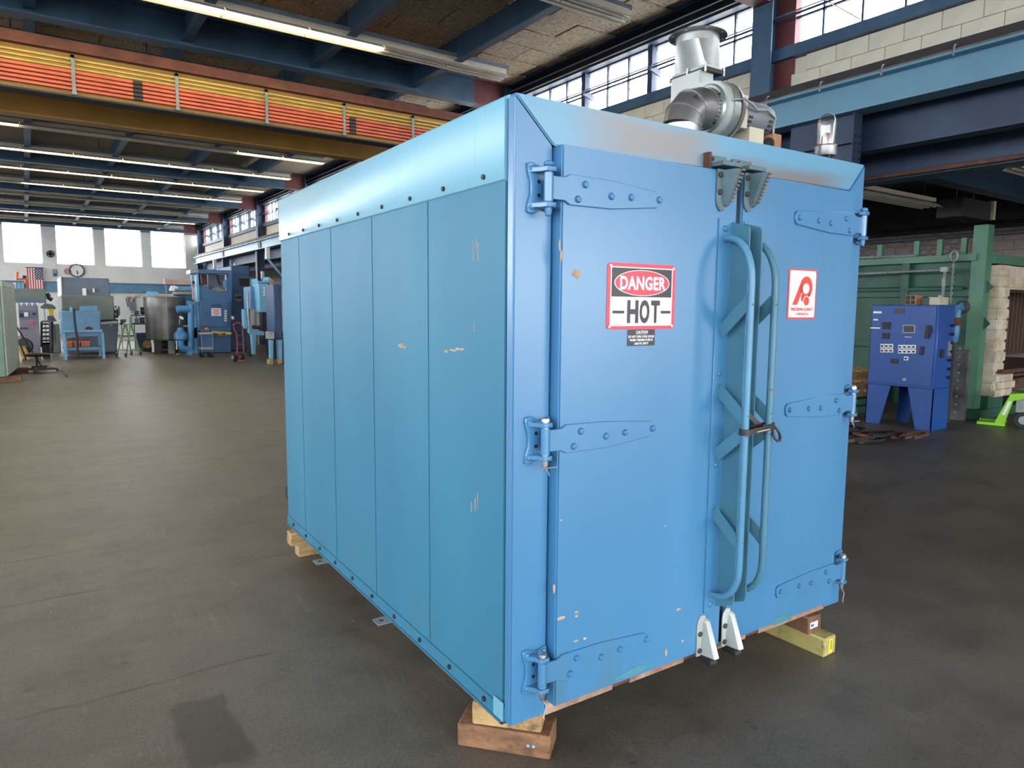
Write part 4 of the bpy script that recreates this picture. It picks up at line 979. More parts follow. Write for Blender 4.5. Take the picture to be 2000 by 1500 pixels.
MB().box((EX+.14, min(p.y,q.y)+.05, 1.817), (EX+.41, max(p.y,q.y)+.01, 1.825)).build('lid', M['beige'], t)
MB().cyl((EX+.2, min(p.y,q.y)+.09, 1.825), (EX+.2, min(p.y,q.y)+.09, 1.85), .02, n=8).build('fitting', M['castgrey'], t)
# blue gas train between cabinet and furnace
t = thing('gas_valve_train', 'blue pipe with a dark valve dropping between the blue control cabinet and the furnace post', 'pipe', (11.0, 4.75, 1.2))
X_ = 11.2
MB().tube([on(1880,598,0,X_), on(1872,600,0,X_), on(1868,612,0,X_), on(1867,630,0,X_), on(1865,650,0,X_), on(1862,664,0,X_), on(1852,670,0,X_)], .06, 12).build('pipe_run', M['pipeblue'], t)
MB().cyl(on(1867,620,0,X_), on(1866,636,0,X_), .075, n=14).build('coupling', M['rust'], t)
c = on(1880, 600, 0, X_+.1); MB().lathe([(.0,-.07),(.10,-.07),(.10,.05),(.05,.07),(.0,.08)], c, 16, axis=(-1,-.4,0)).build('actuator', M['darkmetal'], t)
MB().tube([on(1862,664,0,X_), on(1862,700,0,X_), (X_, on(1862,664,0,X_).y, 0)], .035, 8).build('riser', M['darkmetal'], t)
# sooty steel sheet leaning on the furnace
t = thing('sooty_panel', 'sooty grey riveted steel panel standing between the control cabinet and the furnace post', 'panel', (11.45, 4.9, 0))
X_ = 11.45
A_ = [on(1852,681,0,X_), on(1893,683,0,X_), on(1890,826,0,X_), on(1848,826,0,X_)]
lo = min(A_[0].y, A_[1].y); hi = max(A_[0].y, A_[1].y)
MB().box((X_, lo, 0), (X_+.06, hi, A_[0].z)).build('plate', mk('sooty_steel', (120,120,124), .6, .3, rgb2=(52,52,56), scale=3.5), t, bevel=.004)
for k in range(9): MB().cyl((X_, lo+.12, .12+.12*k), (X_-.012, lo+.12, .12+.12*k), .016, n=8).build('rivet', M['castgrey'], t)
for k in range(4): MB().bar((X_-.02, hi-.05, .35+.22*k), (X_-.12, hi+.03, .33+.22*k), .02, .03).build('hook', M['darkmetal'], t)
# lime pallet jack
pj = fl(1960, 832)
t = thing('pallet_jack', 'lime green pallet jack parked in front of the fibre lined furnace opening', 'pallet jack', (pj.x, pj.y, 0), R(0))
a = fl(1907, 829); b = fl(1962, 834); Y0 = (a.y+b.y)/2
dx = Vector((b.x-a.x, b.y-a.y, 0)).normalized(); n_ = Vector((-dx.y, dx.x, 0)); L_ = (b-a).length
def J(u, v, z): return a + dx*u + n_*v + Vector((0,0,z))
def jb(u0,u1,v0,v1,z0,z1,nm,mt,lab=None):
    o = MB().box((u0,v0,z0),(u1,v1,z1)); o.v = [J(*v) for v in o.v]; return o.build(nm, mt, t, lab, bevel=.006)
jb(0, L_, 0, .16, .005, .05, 'fork', M['lime'])
jb(0, L_, .38, .54, .005, .05, 'fork', M['lime'])
o = MB().prism([(L_*.62,.05),(L_*.98,.05),(L_*1.22,.38),(L_*1.6,.42),(L_*1.6,.50),(L_*1.1,.48)], 'y', .0, .5); o.v = [J(*v) for v in o.v]; o.build('frame_yoke', M['lime'], t, bevel=.006)
o = MB().prism([(L_*.86,.17),(L_*.97,.17),(L_*1.16,.37),(L_*1.05,.37)], 'y', -.004, 0); o.v = [J(*v) for v in o.v]; o.build('sticker', M['white'], t, 'white sticker')
jb(L_*1.3, L_*1.75, .15, .35, .2, .40, 'pump_body', M['castgrey'])
o = MB().cyl((L_*1.62,.06,.11),(L_*1.62,.13,.11),.11,n=20); o.v = [J(*v) for v in o.v]; o.build('wheel', M['black'], t)
o = MB().cyl((L_*1.62,.05,.11),(L_*1.62,.06,.11),.06,n=16); o.v = [J(*v) for v in o.v]; o.build('hub', M['castgrey'], t)
o = MB().cyl((L_*1.62,.37,.11),(L_*1.62,.44,.11),.11,n=20); o.v = [J(*v) for v in o.v]; o.build('wheel', M['black'], t)
o = MB().tube([(L_*1.7,.25,.4),(L_*2.2,.25,1.2)], .02, 8); o.v = [J(*v) for v in o.v]; o.build('steering_bar', M['lime'], t)
# heap of dark chain and cable on the floor
c = fl(1730, 845)
t = thing('chain_heap', 'heap of dark rusty chain and cable on the floor before the blue control cabinet', 'chain', (c.x, c.y, 0))
rn = random.Random(3)
for k in range(9):
    cx, cy_ = c.x - .55 + rn.uniform(-.5,.12), c.y - .25 + rn.uniform(-.35,.5); r = rn.uniform(.08,.2); pts = []
    for i in range(22): pts.append((cx + i*rn.uniform(.0,.02) + r*math.cos(i*.8)*1.3, cy_ + r*.8*math.sin(i*.8), .022 + .03*(k % 3) + rn.uniform(0,.02)))
    MB().tube(pts, .02, 5).build('chain_coil', M['rust'] if k % 2 else M['darkmetal'], t)
# wooden pallet stack and green frame peeping past the oven
p = on(1690, 715, 0, 11.0)
t = thing('pallet_stack', 'stack of wooden pallets half hidden by the right edge of the blue oven', 'pallet', (10.85, p.y, 0))
for k in range(3):
    z = .25 + .16*k
    for j in range(3): MB().box((10.85, p.y+.05+.45*j, z), (11.55, p.y+.15+.45*j, z+.09)).build('bearer', M['wood_old'], t)
    for j in range(5): MB().box((10.83+.16*j, p.y, z+.09), (10.93+.16*j, p.y+1.1, z+.115)).build('slat', M['wood_pale'], t)
MB().box((10.85, p.y, 0), (11.5, p.y+1.1, .1)).box((10.85, p.y, .15), (11.5, p.y+1.1, .22)).box((10.9,p.y+.1,.1),(11.45,p.y+.2,.15)).box((10.9,p.y+.9,.1),(11.45,p.y+1.0,.15)).build('green_skid', M['furn'], t, 'green steel skid under the pallets')
# aisle strip lights (off) and a dark unit heater
for i, (x0, x1, yy, lab) in enumerate(((9.3, 11.75, 5.45, 'unlit strip light under the low aisle roof behind the blue oven'), (9.35, 12.4, 3.45, 'unlit strip light under the low aisle roof at the right picture edge'))):
    z = 3.2 if i == 0 else 3.22
    t = thing('strip_light', lab, 'ceiling light', (x0, yy, z), 0)
    o = MB().prism([(u+yy, v+z) for u, v in prof], 'x', x0, x1).build('reflector', M['fixture'], t)
    for k in range(2): MB().tube([(x0+.02, yy-.05+.1*k, z+.05), (x1-.02, yy-.05+.1*k, z+.05)], .019, 8).build('tube', M['tube_off'], t)
    MB().box((x0, yy-.05, z+.12), (x1, yy+.05, z+.18)).build('housing', M['fixture'], t)
    for xx in (x0+.3, x1-.3): MB().tube([(xx, yy, z+.18), (xx, yy, 4.3)], .008, 5).build('hanger', M['darkmetal'], t)
t = thing('unit_heater', 'dark unit heater box hanging under the aisle roof beyond the unlit strip light', 'heater', (12.6, 5.4, 3.2))
MB().box((12.2, 5.2, 3.12), (13.2, 5.6, 3.42)).build('casing', M['darkmetal'], t, bevel=.01)
MB().box((13.2, 5.16, 3.14), (13.28, 5.32, 3.44)).build('end_tag', M['beige'], t)
for xx in (12.4, 13.0): MB().tube([(xx, 5.4, 3.42), (xx, 5.4, 3.67)], .012, 6).build('hanger', M['darkmetal'], t)
# ------------------------------------------------------------------ far end of the bay
def P3(px, py, Y): return on(px, py, 1, Y)
def xz(px0, py0, px1, py1, Y):
    a = P3(px0, py0, Y); b = P3(px1, py1, Y); return min(a.x,b.x), max(a.x,b.x), max(0, min(a.z,b.z)), max(a.z,b.z)
def PB(px0, py0, px1, py1, Y, dep, mb=None, floor_=False):
    x0, x1, z0, z1 = xz(px0, py0, px1, py1, Y)
    return (mb or MB()).box((x0, Y, 0 if floor_ else z0), (x1, Y + dep, z1))
def PQ(pts, Y, dep, mb=None):
    q = [P3(px, py, Y) for px, py in pts]; return (mb or MB()).prism([(p.x, max(0, p.z)) for p in q], 'y', Y, Y + dep)
def PT(pts, Y, r, n=8, mb=None): return (mb or MB()).tube([P3(px, py, Y) if len(pt) == 2 else P3(px, py, pt[2]) for pt in pts for px, py in [pt[:2]]], r, n)
def base(px, py, Y): p = P3(px, py, Y); return (p.x, Y, 0)

# pale green cabinet on planks at the left edge
A0 = fl(13, 747); A1 = fl(37, 726); dv = (A1 - A0); L_ = dv.length; rz = math.atan2(dv.y, dv.x) - math.pi/2
hc = P3(14, 549, A0.y).z
t = thing('ribbed_cabinet', 'tall pale green ribbed cabinet on planks at the left picture edge', 'cabinet', (A0.x, A0.y, 0), rz)
MB().box((-1.6, 0, .12), (0, L_, hc)).build('body', M['cabgreend'], t, local=True, bevel=.01)
for k in range(14): MB().box((0, .03 + k*L_/14, .14), (.03, .03 + (k+.72)*L_/14, hc-.1)).build('side_rib', M['cabgreen'], t, local=True)
MB().box((-1.62, -.03, hc-.1), (.04, L_+.02, hc)).build('top_frame', M['cabgreen'], t, local=True)
MB().box((-1.6, .1, .0), (.25, .25, .12)).build('plank', M['wood_old'], t, local=True); MB().box((-1.6, L_-.3, .0), (.2, L_-.15, .12)).build('plank', M['wood_old'], t, local=True)

# control cabinet and machine behind it at the left
Y = 25.2
t = thing('moulding_press', 'grey green topped machine with a mauve control panel at the left under the flag', 'machine', base(60, 690, Y))
PB(25, 563, 91, 590, Y+.2, .5).build('top_housing', M['greygreen'], t, bevel=.03)
PB(30, 584, 91, 592, Y+.1, .55).build('ram_plate', M['slate'], t)
PB(28, 590, 35, 690, Y+.2, .5, floor_=True).build('side_column', M['mmid'], t)
PB(35, 593, 80, 690, Y, .7, floor_=True).build('control_box', mk('mauve_grey_panel', (128,124,140), .5), t, bevel=.01)
PB(36, 606, 74, 622, Y-.03, .03).build('panel_strip', M['slate'], t)
for a in ((47,610,55,618),): PB(*a, Y-.06, .03).build('white_dial', M['white'], t)
PB(58, 627, 65, 633, Y-.04, .04).build('red_button', M['signred'], t)
for a in ((38,640,45,642),(47,640,54,642),(38,612,46,620),(63,611,70,615)): PB(*a, Y-.04, .04).build('switch_strip', M['darkmetal'], t)
for k in range(8): PB(35+5.2*k, 591, 38.5+5.2*k, 597, Y-.02, .03).build('fitting', M['white'] if k % 2 else M['mlight'], t)
PT([(91,573),(95,578),(95,582),(102,586)], Y+.4, .06).build('bent_arm', M['darkmetal'], t)
t = thing('drill_press', 'grey drill press with belt head and small table behind the mauve control panel', 'machine', base(90, 690, Y+1.35))
PQ([(78,600),(88,592),(103,595),(110,601),(108,604),(82,603)], Y+1.15, .5).build('drill_head', M['greygreen'], t)
PB(86, 603, 93, 690, Y+1.35, .2, floor_=True).build('drill_column', M['slate'], t)
PB(82, 626, 104, 629, Y+1.15, .5).build('drill_table', M['midgrey'], t)
PQ([(93,617),(104,617),(111,627),(93,630)], Y+1.25, .4).build('gear_cover', M['slate'], t)
RY = Y + .76
t = thing('rack', 'dark narrow rack with shelves beside the mauve control panel', 'rack', base(90, 675, RY))
for a, b in ((81, 81), (97, 99)): PT([(a, 628), (b, 672), (b, 678)], RY, .03).build('upright', M['steel'] if a > 90 else M['darkmetal'], t)
for z in (632, 640, 648, 656, 664, 670): PB(81, z, 98, z+2.5, RY, .35).build('shelf', M['darkmetal'], t)
PB(81, 670, 98, 690, RY, .35, floor_=True).build('rack_base', M['darkmetal'], t)
t = thing('yellow_bin', 'small yellow bin behind the drill column at the left', 'bin', base(100, 615, Y+1.9))
x0,x1,z0,z1 = xz(95, 606, 105, 618, Y+1.9)
MB().box((x0, Y+1.9, z0), (x1, Y+2.3, z1)).build('bin_body', M['yellow'], t); MB().box((x0-.03, Y+1.88, z1), (x1+.03, Y+2.32, z1+.03)).build('bin_rim', M['yellow'], t)
PT([(100,618),(100,690)], Y+2.1, .06).build('bin_stand', M['darkmetal'], t)
t = thing('storage_cabinet', 'low dark green cabinet standing behind the rack near the back wall', 'cabinet', base(105, 670, 28))
PB(96, 633, 119, 680, 28, .8, floor_=True).build('carcass', M['greygreen'], t, bevel=.02)
for k in range(2): PB(97+11*k, 636, 107+11*k, 668, 27.97, .03).build('door', M['greygreen'], t)
t = thing('orange_pipe_frame', 'orange pipe frame with a bent arm standing on the grey green machine', 'pipe frame', base(45, 563, Y+.45))
PT([(33,531),(33,545),(50,545),(50,562)], Y+.45, .045).build('arm', M['orange'], t)
PB(48, 541, 52, 563, Y+.45, .1).build('post', M['orange'], t); PB(44, 538, 52, 543, Y+.4, .2).build('clamp', M['darkmetal'], t)
for k in range(3): PB(26+8*k, 552, 31+8*k, 563, Y+.35, .3).build('valve_block', M['mlight'] if k else M['white'], t)

# flag, clock and other things on the back wall
YW = YB - .04
t = thing('wall_flag', 'red and white striped flag with starred blue canton hanging on the far wall', 'flag', P3(68, 565, YW))
x0, x1, z0, z1 = xz(52, 523, 86, 565, YW-.26); n = 13; yf = YW - .28
for k in range(n):
    a, b = x0 + (x1-x0)*k/n, x0 + (x1-x0)*(k+1)/n
    MB().box((a, yf + .012*math.sin(k*1.3), z0), (b, yf + .015 + .012*math.sin(k*1.3), z1)).build('stripe', M['flagred'] if k % 2 == 0 else M['white'], t)
ca = x0 + (x1-x0)*6/13; MB().box((ca, yf-.02, z0+(z1-z0)*.46), (x1, yf+.02, z1)).build('canton', M['flagblue'], t)
s = MB()
for i in range(6):
    for j in range(9):
        if (i + j) % 2 == 0:
            cx, cz = ca + (x1-ca)*(i+.6)/6.4, z0+(z1-z0)*(.46+.54*(j+.7)/9.4)
            P = [(cx + (.035 if m % 2 == 0 else .015)*math.sin(6.283*m/10), cz + (.035 if m % 2 == 0 else .015)*math.cos(6.283*m/10)) for m in range(10)]
            s.prism(P, 'y', yf-.024, yf-.019)
s.build('stars', M['white'], t, kind='stuff')
MB().tube([(x0-.05, yf, z1+.02), (x1+.05, yf, z1+.02)], .02, 8).build('flag_rod', M['darkmetal'], t)
MB().bar(((x0+x1)/2, yf, z1+.02), ((x0+x1)/2, YB, z1+.02), .03, .03).build('rod_bracket', M['darkmetal'], t)
def disc(px, py, rpx, nm, lab, cat, rim, face):
    c = P3(px, py, YB); r = rpx * YB / FPX * 1.2
    t = thing(nm, lab, cat, c)
    MB().lathe([(r,0),(r,.08),(r*.86,.09),(r*.86,.05)], c, 28, axis=(0,-1,0)).build('rim', rim, t)
    MB().cyl(c + Vector((0,-.05,0)), c + Vector((0,-.06,0)), r*.86, n=28).build('face', face, t)
    return t, c, r
t, c, r = disc(150, 528.5, 9.3, 'wall_clock', 'round white wall clock with black rim on the far wall', 'clock', M['black'], M['white'])
MB().bar(c + Vector((0,-.065,0)), c + Vector((.02,-.065,-r*.6)), .02, .03).build('minute_hand', M['black'], t)
MB().bar(c + Vector((0,-.065,0)), c + Vector((r*.12,-.065,-r*.42)), .02, .04).build('hour_hand', M['black'], t)
for k in range(12):
    a = 6.283*k/12; MB().bar(c + Vector((r*.72*math.sin(a),-.062,r*.72*math.cos(a))), c + Vector((r*.82*math.sin(a),-.062,r*.82*math.cos(a))), .01, .03).build('hour_mark', M['black'], t)
t, c, r = disc(98.5, 496, 4.6, 'exhaust_fan', 'small dark round wall fan between two far windows', 'fan', M['darkmetal'], M['midgrey'])
for k in range(4): a = 6.283*k/4; MB().bar(c + Vector((0,-.07,0)), c + Vector((r*.8*math.cos(a),-.07,r*.8*math.sin(a))), .02, .09).build('blade', M['darkmetal'], t)
disc(132, 530, 4.2, 'wall_bell', 'dusty pink round alarm bell left of the wall clock', 'bell', M['pink'], M['pink'])
c = P3(107, 534, YB); t = thing('wall_poster', 'small blue framed poster on the far wall between flag and clock', 'poster', c)
x0, x1, z0, z1 = xz(103, 526, 112, 540, YB-.02)
MB().box((x0, YB-.03, z0), (x1, YB-.005, z1)).build('frame', M['slate'], t); MB().box((x0+.03, YB-.035, z0+.03), (x1-.03, YB-.028, z1-.03)).build('print', M['paleblue'], t)
MB().box((x0+.03, YB-.037, z0+.03), (x1-.03, YB-.034, z0+.16)).build('print_band', M['mnavy'], t)
t = thing('wall_cables', 'tangle of cables and pale boxes on the far wall right of the step ladder', 'cable', P3(255, 590, YB))
for px, py in ((248,578),(256,581),(263,577),(253,585)): PB(px, py, px+6, py+4, YB-.12, .12).build('box', M['pink'], t)
for k in range(5): PT([(246+4*k, 582), (248+4*k, 592+k), (250+4*k, 600+6*k)], YB-.06, .025, 5).build('cable', M['slate'], t)

# large grey press with a light blue cabinet in front
Y = 27.0
t = thing('large_press', 'huge grey slab sided press with two small lamps behind the light blue bench', 'press', base(170, 680, Y))
PQ([(118,541),(213,544),(216,580),(119,578)], Y+.4, 2.5).build('upper_slab', M['slate'], t, bevel=.03)
PQ([(119,576),(222,578),(224,625),(121,628)], Y+.1, 2.8).build('middle_slab', M['greygreen'], t, bevel=.03)
PQ([(117,541),(119.5,541),(124,628),(121,628)], Y+.35, 2.4).build('white_edge', M['white'], t)
PQ([(150,632),(231,630),(228,688),(150,690)], Y-.2, 2.6).build('lower_bed', M['slate'], t, bevel=.03)
PB(198, 620, 224, 632, Y+.4, 1.5).build('die_gap', M['darkmetal'], t)
PQ([(198,629),(229,627),(231,631),(198,634)], Y-.3, .5).build('bolster', M['castgrey'], t)
PB(130, 660, 226, 690, Y+.2, 2.2, floor_=True).build('foot', M['slate'], t)
for a in ((161,563,169,577),(181,563,185,571)): PB(*a, Y+.3, .15).build('lamp', M['white'], t)
PB(214, 634, 219, 636, Y-.32, .1).build('name_plate', M['castgrey'], t)
PB(222, 596, 230, 603, Y+.3, .3).build('dial_box', M['white'], t); PB(224.5, 598, 227.5, 601, Y+.28, .03).build('dial', M['darkmetal'], t)
for k in range(5): PB(223, 606+9*k, 231, 612+9*k, Y+.3, .5).build('gear_rack', M['darkmetal'], t)
PQ([(230,597),(234,600),(235,614),(230,620)], Y+.4, .5).build('motor', M['slate'], t)
PB(224, 604, 229, 690, Y+.5, .4, floor_=True).build('gear_column', M['darkmetal'], t)
Y = 24.4
t = thing('blasting_bench', 'light blue hooded bench on legs with orange boxes on its lower shelf', 'bench', base(162, 700, Y))
PQ([(119,608),(196,607),(197,645),(121,646)], Y+.2, 1.0).build('hood', M['mmid'], t, bevel=.02)
PQ([(120,645),(200,644),(200,648),(120,649)], Y, 1.3).build('front_rail', M['mlight'], t)
PQ([(121,648),(199,647),(199,656),(121,658)], Y+.1, 1.2).build('trough', M['mmid'], t)
for a, b, dy in ((122, 127, 0), (198, 202, 0), (124, 127, 1.1), (192, 195, 1.1)):
    p = P3(a, 650, Y+dy); q = P3(b, 650, Y+dy); MB().bar((p.x+.03, Y+dy+.04, p.z), (q.x-.02, Y+dy+.04, 0), .07, .07).build('leg', M['mlight'], t)
PB(125, 679, 199, 683, Y+.1, 1.1).build('lower_shelf', M['mmid'], t)
PQ([(137,600),(141,600),(141,609),(137,609)], Y+.4, .2).build('pipe_stub', M['mlight'], t)
PQ([(157,598),(190,597),(191,607),(157,608)], Y+.6, .3).build('rear_bracket', M['mmid'], t)
c = P3(174, 644, Y+.18); MB().prism([(c.x + .1*math.cos(a), c.z + .1*math.sin(a)) for a in [math.pi*i/8 for i in range(9)]], 'y', Y+.15, Y+.2).build('round_port', M['rust'], t)
PT([(144,602),(145,620),(148,645),(151,660),(152,690),(152,698)], Y-.05, .03).build('black_hose', M['darkmetal'], t)
for k, (a, b) in enumerate(((130,142),(144,156),(158,176))):
    x0, x1, z0, z1 = xz(a, 669, b, 679, Y+.2); z0 = P3(150, 679, Y+.1).z + .012; z1 = z0 + .17
    o = thing('orange_box', ['leftmost of three orange boxes on the lower shelf of the light blue bench', 'middle one of three orange boxes on the lower shelf of the light blue bench', 'longest orange box, rightmost on the lower shelf of the light blue bench'][k], 'box', ((x0+x1)/2, Y+.4, z0), 0, 'orange boxes on the bench shelf')
    MB().box((x0, Y+.2, z0+.005), (x1, Y+.6, z1)).build('box_body', mk('faded_orange', (190,120,84), .7, rgb2=(150,92,66), scale=5), o, bevel=.01)
    MB().box((x0-.01, Y+.19, z1-.03), (x1+.01, Y+.61, z1+.01)).build('lid', M['orange'], o)

# step ladder
Y = 25.4
t = thing('step_ladder', 'green step ladder standing open left of the big grey tank', 'ladder', base(250, 692, Y))
top = [P3(244, 634, Y+.1), P3(254, 632, Y+.1)]
def rail(a, b, ya, yb, nm='rail', m_='ladder'):
    p = P3(a[0], a[1], ya); q = P3(b[0], b[1], yb); o = MB().bar(p, (q.x, q.y, 0), .03, .045).build(nm, M[m_], t)
    MB().box((q.x-.03, q.y-.04, 0), (q.x+.03, q.y+.04, .1)).build('foot', M['darkmetal'], t)
rail((244,633), (228,695), Y+.1, Y-.2); rail((255,633), (246,696), Y+.1, Y-.3)
rail((246,633), (257,693), Y+.2, Y+.6); rail((256,633), (275,694), Y+.2, Y+.4)
PB(242, 631, 257, 634, Y-.05, .3).build('top_cap', M['castgrey'], t)
for py, a, b in ((664,235,252),(682,231,249),(648,239.5,253)): PQ([(a,py),(b,py),(b,py+2),(a,py+2)], Y-.05-.003*(py-648), .12).build('step', M['castgrey'], t)
for py, a, b in ((664,251,267),(682,254,273)): PB(a, py, b, py+1.5, Y+.4, .05).build('brace', M['ladder'], t)
PT([(254,633),(254.5,618)], Y+.1, .03).build('hand_post', M['castgrey'], t)

# clutter benches before the far wall
Y = 29.5
t = thing('work_bench', 'dark cluttered workbench against the far wall seen behind the step ladder', 'bench', base(262, 675, Y))
PB(234, 631, 290, 634, Y, .8).build('worktop', M['slate'], t)
for a in (237, 262, 284): PB(a, 634, a+3, 672, Y, .1, floor_=True).build('leg', M['darkmetal'], t)
PB(266, 650, 288, 672, Y+.05, .6, floor_=True).build('drawer_unit', M['slate'], t)
for k in range(3): PB(267, 652+7*k, 285, 657+7*k, Y, .06).build('drawer', M['mnavy'], t)
PB(238, 655, 262, 657, Y+.1, .6).build('shelf', M['slate'], t)
PB(256, 615, 290, 617, Y+.5, .3).build('upper_shelf', M['slate'], t)
for a in (257, 288): PB(a, 614, a+1.5, 631, Y+.5, .1).build('shelf_post', M['darkmetal'], t)
items = [('tool_box', 'dark blue tool box on the left end of the cluttered workbench', 'mnavy', (236,624,246,631), Y+.1), ('parts_bin', 'grey parts bin in the middle of the cluttered workbench', 'castgrey', (263,622,272,631), Y+.1), ('bench_grinder', 'navy bench grinder on the right half of the workbench', 'mnavy', (274,620,283,631), Y+.1), ('storage_bin', 'slate storage bin on the shelf over the workbench', 'slate', (262,607,272,615), Y+.5), ('cardboard_box', 'tall dark box on the shelf beside the slate bin over the workbench', 'darkmetal', (275,600,286,615), Y+.5)]
for nm, lab, mt, a, yy in items:
    x0, x1, z0, z1 = xz(*a, yy); o = thing(nm, lab, nm.split('_')[1], ((x0+x1)/2, yy+.2, z0))
    MB().box((x0, yy, z0+.01), (x1, yy+.3, z1-.04)).build('body', M[mt], o, bevel=.01); MB().box((x0-.01, yy-.01, z1-.04), (x1+.01, yy+.31, z1)).build('lid', M[mt], o)
    MB().box(((x0+x1)/2-.05, yy-.03, (z0+z1)/2), ((x0+x1)/2+.05, yy, (z0+z1)/2+.03)).build('handle', M['castgrey'], o)

# tank
Y = 25.6
cx = P3(324, 640, Y+.8).x; R_ = (P3(365, 600, Y+.8).x - P3(283, 600, Y+.8).x) / 2
def tz(py): return P3(324, py, Y+.8-R_*.0).z
t = thing('process_tank', 'big weathered grey cylindrical tank with conical lid standing on stub legs', 'tank', (cx, Y+.8, 0))
c = (cx, Y+.8, 0)
MB().lathe([(R_*.93, tz(664)), (R_*.95, tz(630)), (R_*.965, tz(601))], c, 40).build('shell', M['tank'], t)
MB().lathe([(R_, tz(601)), (R_, tz(583)), (R_*.98, tz(580))], c, 40).build('top_band', M['tank'], t)
MB().lathe([(R_*.95, tz(664)), (R_*.95, tz(661))], c, 40).build('bottom_ring', M['darkmetal'], t)
MB().lathe([(R_*.99, tz(581)), (R_*.3, tz(576.5)), (R_*.1, tz(575.5)), (.0, tz(575.5))], c, 40).build('lid', M['castgrey'], t)
for a in (-2.3, -1.45, .4, 1.9):
    p = (cx + R_*.78*math.cos(a), Y+.8 + R_*.78*math.sin(a)); MB().box((p[0]-.1, p[1]-.09, 0), (p[0]+.1, p[1]+.09, tz(660))).build('leg', M['tank'] if a > -2 else M['darkmetal'], t)
PB(324, 578, 329, 663, Y+.8-R_-.03, .05).build('seam_strip', M['castgrey'], t)
PB(288, 570, 310, 579, Y+.8, .3).build('valve_set', M['mlight'], t)
for px in (289, 294, 302): PT([(px, 577), (px, 569)], Y+.9, .04).build('valve_stem', M['mlight'], t)
PT([(297,664),(299,675),(299,688)], Y+.2, .04).build('drain_pipe', M['white'], t)
MB().cyl((cx-.1, Y+1.0, .27), (cx+.3, Y+1.0, .27), .16, n=16).build('drain_pump', M['darkmetal'], t); MB().box((cx-.15, Y+.8, 0), (cx+.35, Y+1.2, .1)).build('pump_skid', M['darkmetal'], t)
t = thing('timber_roll', 'short pale timber log poking out behind the left foot of the grey tank', 'timber', base(285, 670, Y+1.8))
p = P3(284, 656, Y+1.9); MB().cyl((p.x, Y+1.5, .28), (p.x+.3, Y+2.1, .28), .15, n=12).build('log', M['wood_pale'], t); MB().box((p.x-.1, Y+1.9, 0), (p.x+.35, Y+2.0, .13)).build('support', M['darkmetal'], t)
# blue piping beside the tank
Y = 24.9
t = thing('blue_piping', 'thick blue pipe loop with pump bowl on the right of the grey tank', 'pipe', base(372, 684, Y))
PT([(345,605),(350,604),(360,604),(371,604)], Y, .12, 14).build('upper_bend', M['pipeblue'], t)
PT([(373,594),(373,640),(372.5,682)], Y, .10, 14).build('riser', M['pipeblue'], t)
c = P3(353, 652, Y); MB().lathe([(.10,-.22),(.2,-.18),(.21,-.02),(.17,.04),(.1,.12),(.1,.2)], c, 18).build('pump_bowl', M['pipeblue'], t)
PT([(353,658),(352.5,668),(354,676),(359,681),(366,682),(373,681.5)], Y, .11, 14).build('lower_bend', M['pipeblue'], t)
PB(366, 679, 376, 685, Y-.1, .3, floor_=True).build('pipe_shoe', M['pipeblue'], t)
PQ([(347,634),(358,634),(358,643),(347,643)], Y, .25).build('actuator', M['darkmetal'], t)
PQ([(350,618),(353,617),(359,621),(357,625),(351,621)], Y-.12, .02).build('paper_tag', M['white'], t, 'white paper tag')
PT([(351,634),(351,623)], Y-.1, .015).build('stem', M['castgrey'], t)
PT([(358,637),(372,637)], Y, .03).build('gauge_line', M['castgrey'], t)
PT([(365,592),(380,594)], Y, .08, 12).build('flange_pipe', M['pipeblue'], t)
# pink jib
Y = 26.75
t = thing('jib_crane', 'faded pink jib post with horizontal arm and thin chain over the grey tank', 'crane', base(383, 684, Y))
PQ([(322,545),(380,548.5),(380,554.5),(322,553.5)], Y, .14).build('arm', M['pink'], t)
PQ([(321,543),(324.5,543),(325,555),(321.5,555)], Y-.05, .25).build('end_plate', M['pink'], t)
PQ([(376,549),(382,549),(388,690),(382,690)], Y, .2).build('post', M['pink'], t)
PB(376, 586, 394, 592, Y-.05, .2).build('collar', M['rust'], t)
PT([(324,556),(325,576)], Y+.05, .012, 5).build('chain', M['castgrey'], t)
for py in (600, 625, 640, 655): PB(379, py, 389, py+4, Y-.05, .3).build('clamp', M['maroon'], t)
PB(376, 684, 392, 692, Y-.2, .6, floor_=True).build('base_plate', M['maroon'], t)
t = thing('hydraulic_unit', 'light blue hydraulic unit with white couplings behind the pink jib arm', 'machine', base(355, 680, Y+1.4))
PQ([(343,560),(375,560),(375,568),(343,568)], Y+1.2, 1.0).build('top_tank', M['mlight'], t, bevel=.02)
PQ([(338,575),(378,575),(378,610),(350,612)], Y+1.9, .8).build('body', M['teal'], t, bevel=.02)
PB(344, 570, 373, 574, Y+1.1, .8).build('bar', M['pink'], t)
for px in (333, 338): PT([(px,568),(px+3,560),(px+8,563)], Y+1.1, .06).build('coupling', M['white'], t)
PB(350, 605, 376, 690, Y+1.9, .8, floor_=True).build('stand', M['mnavy'], t)

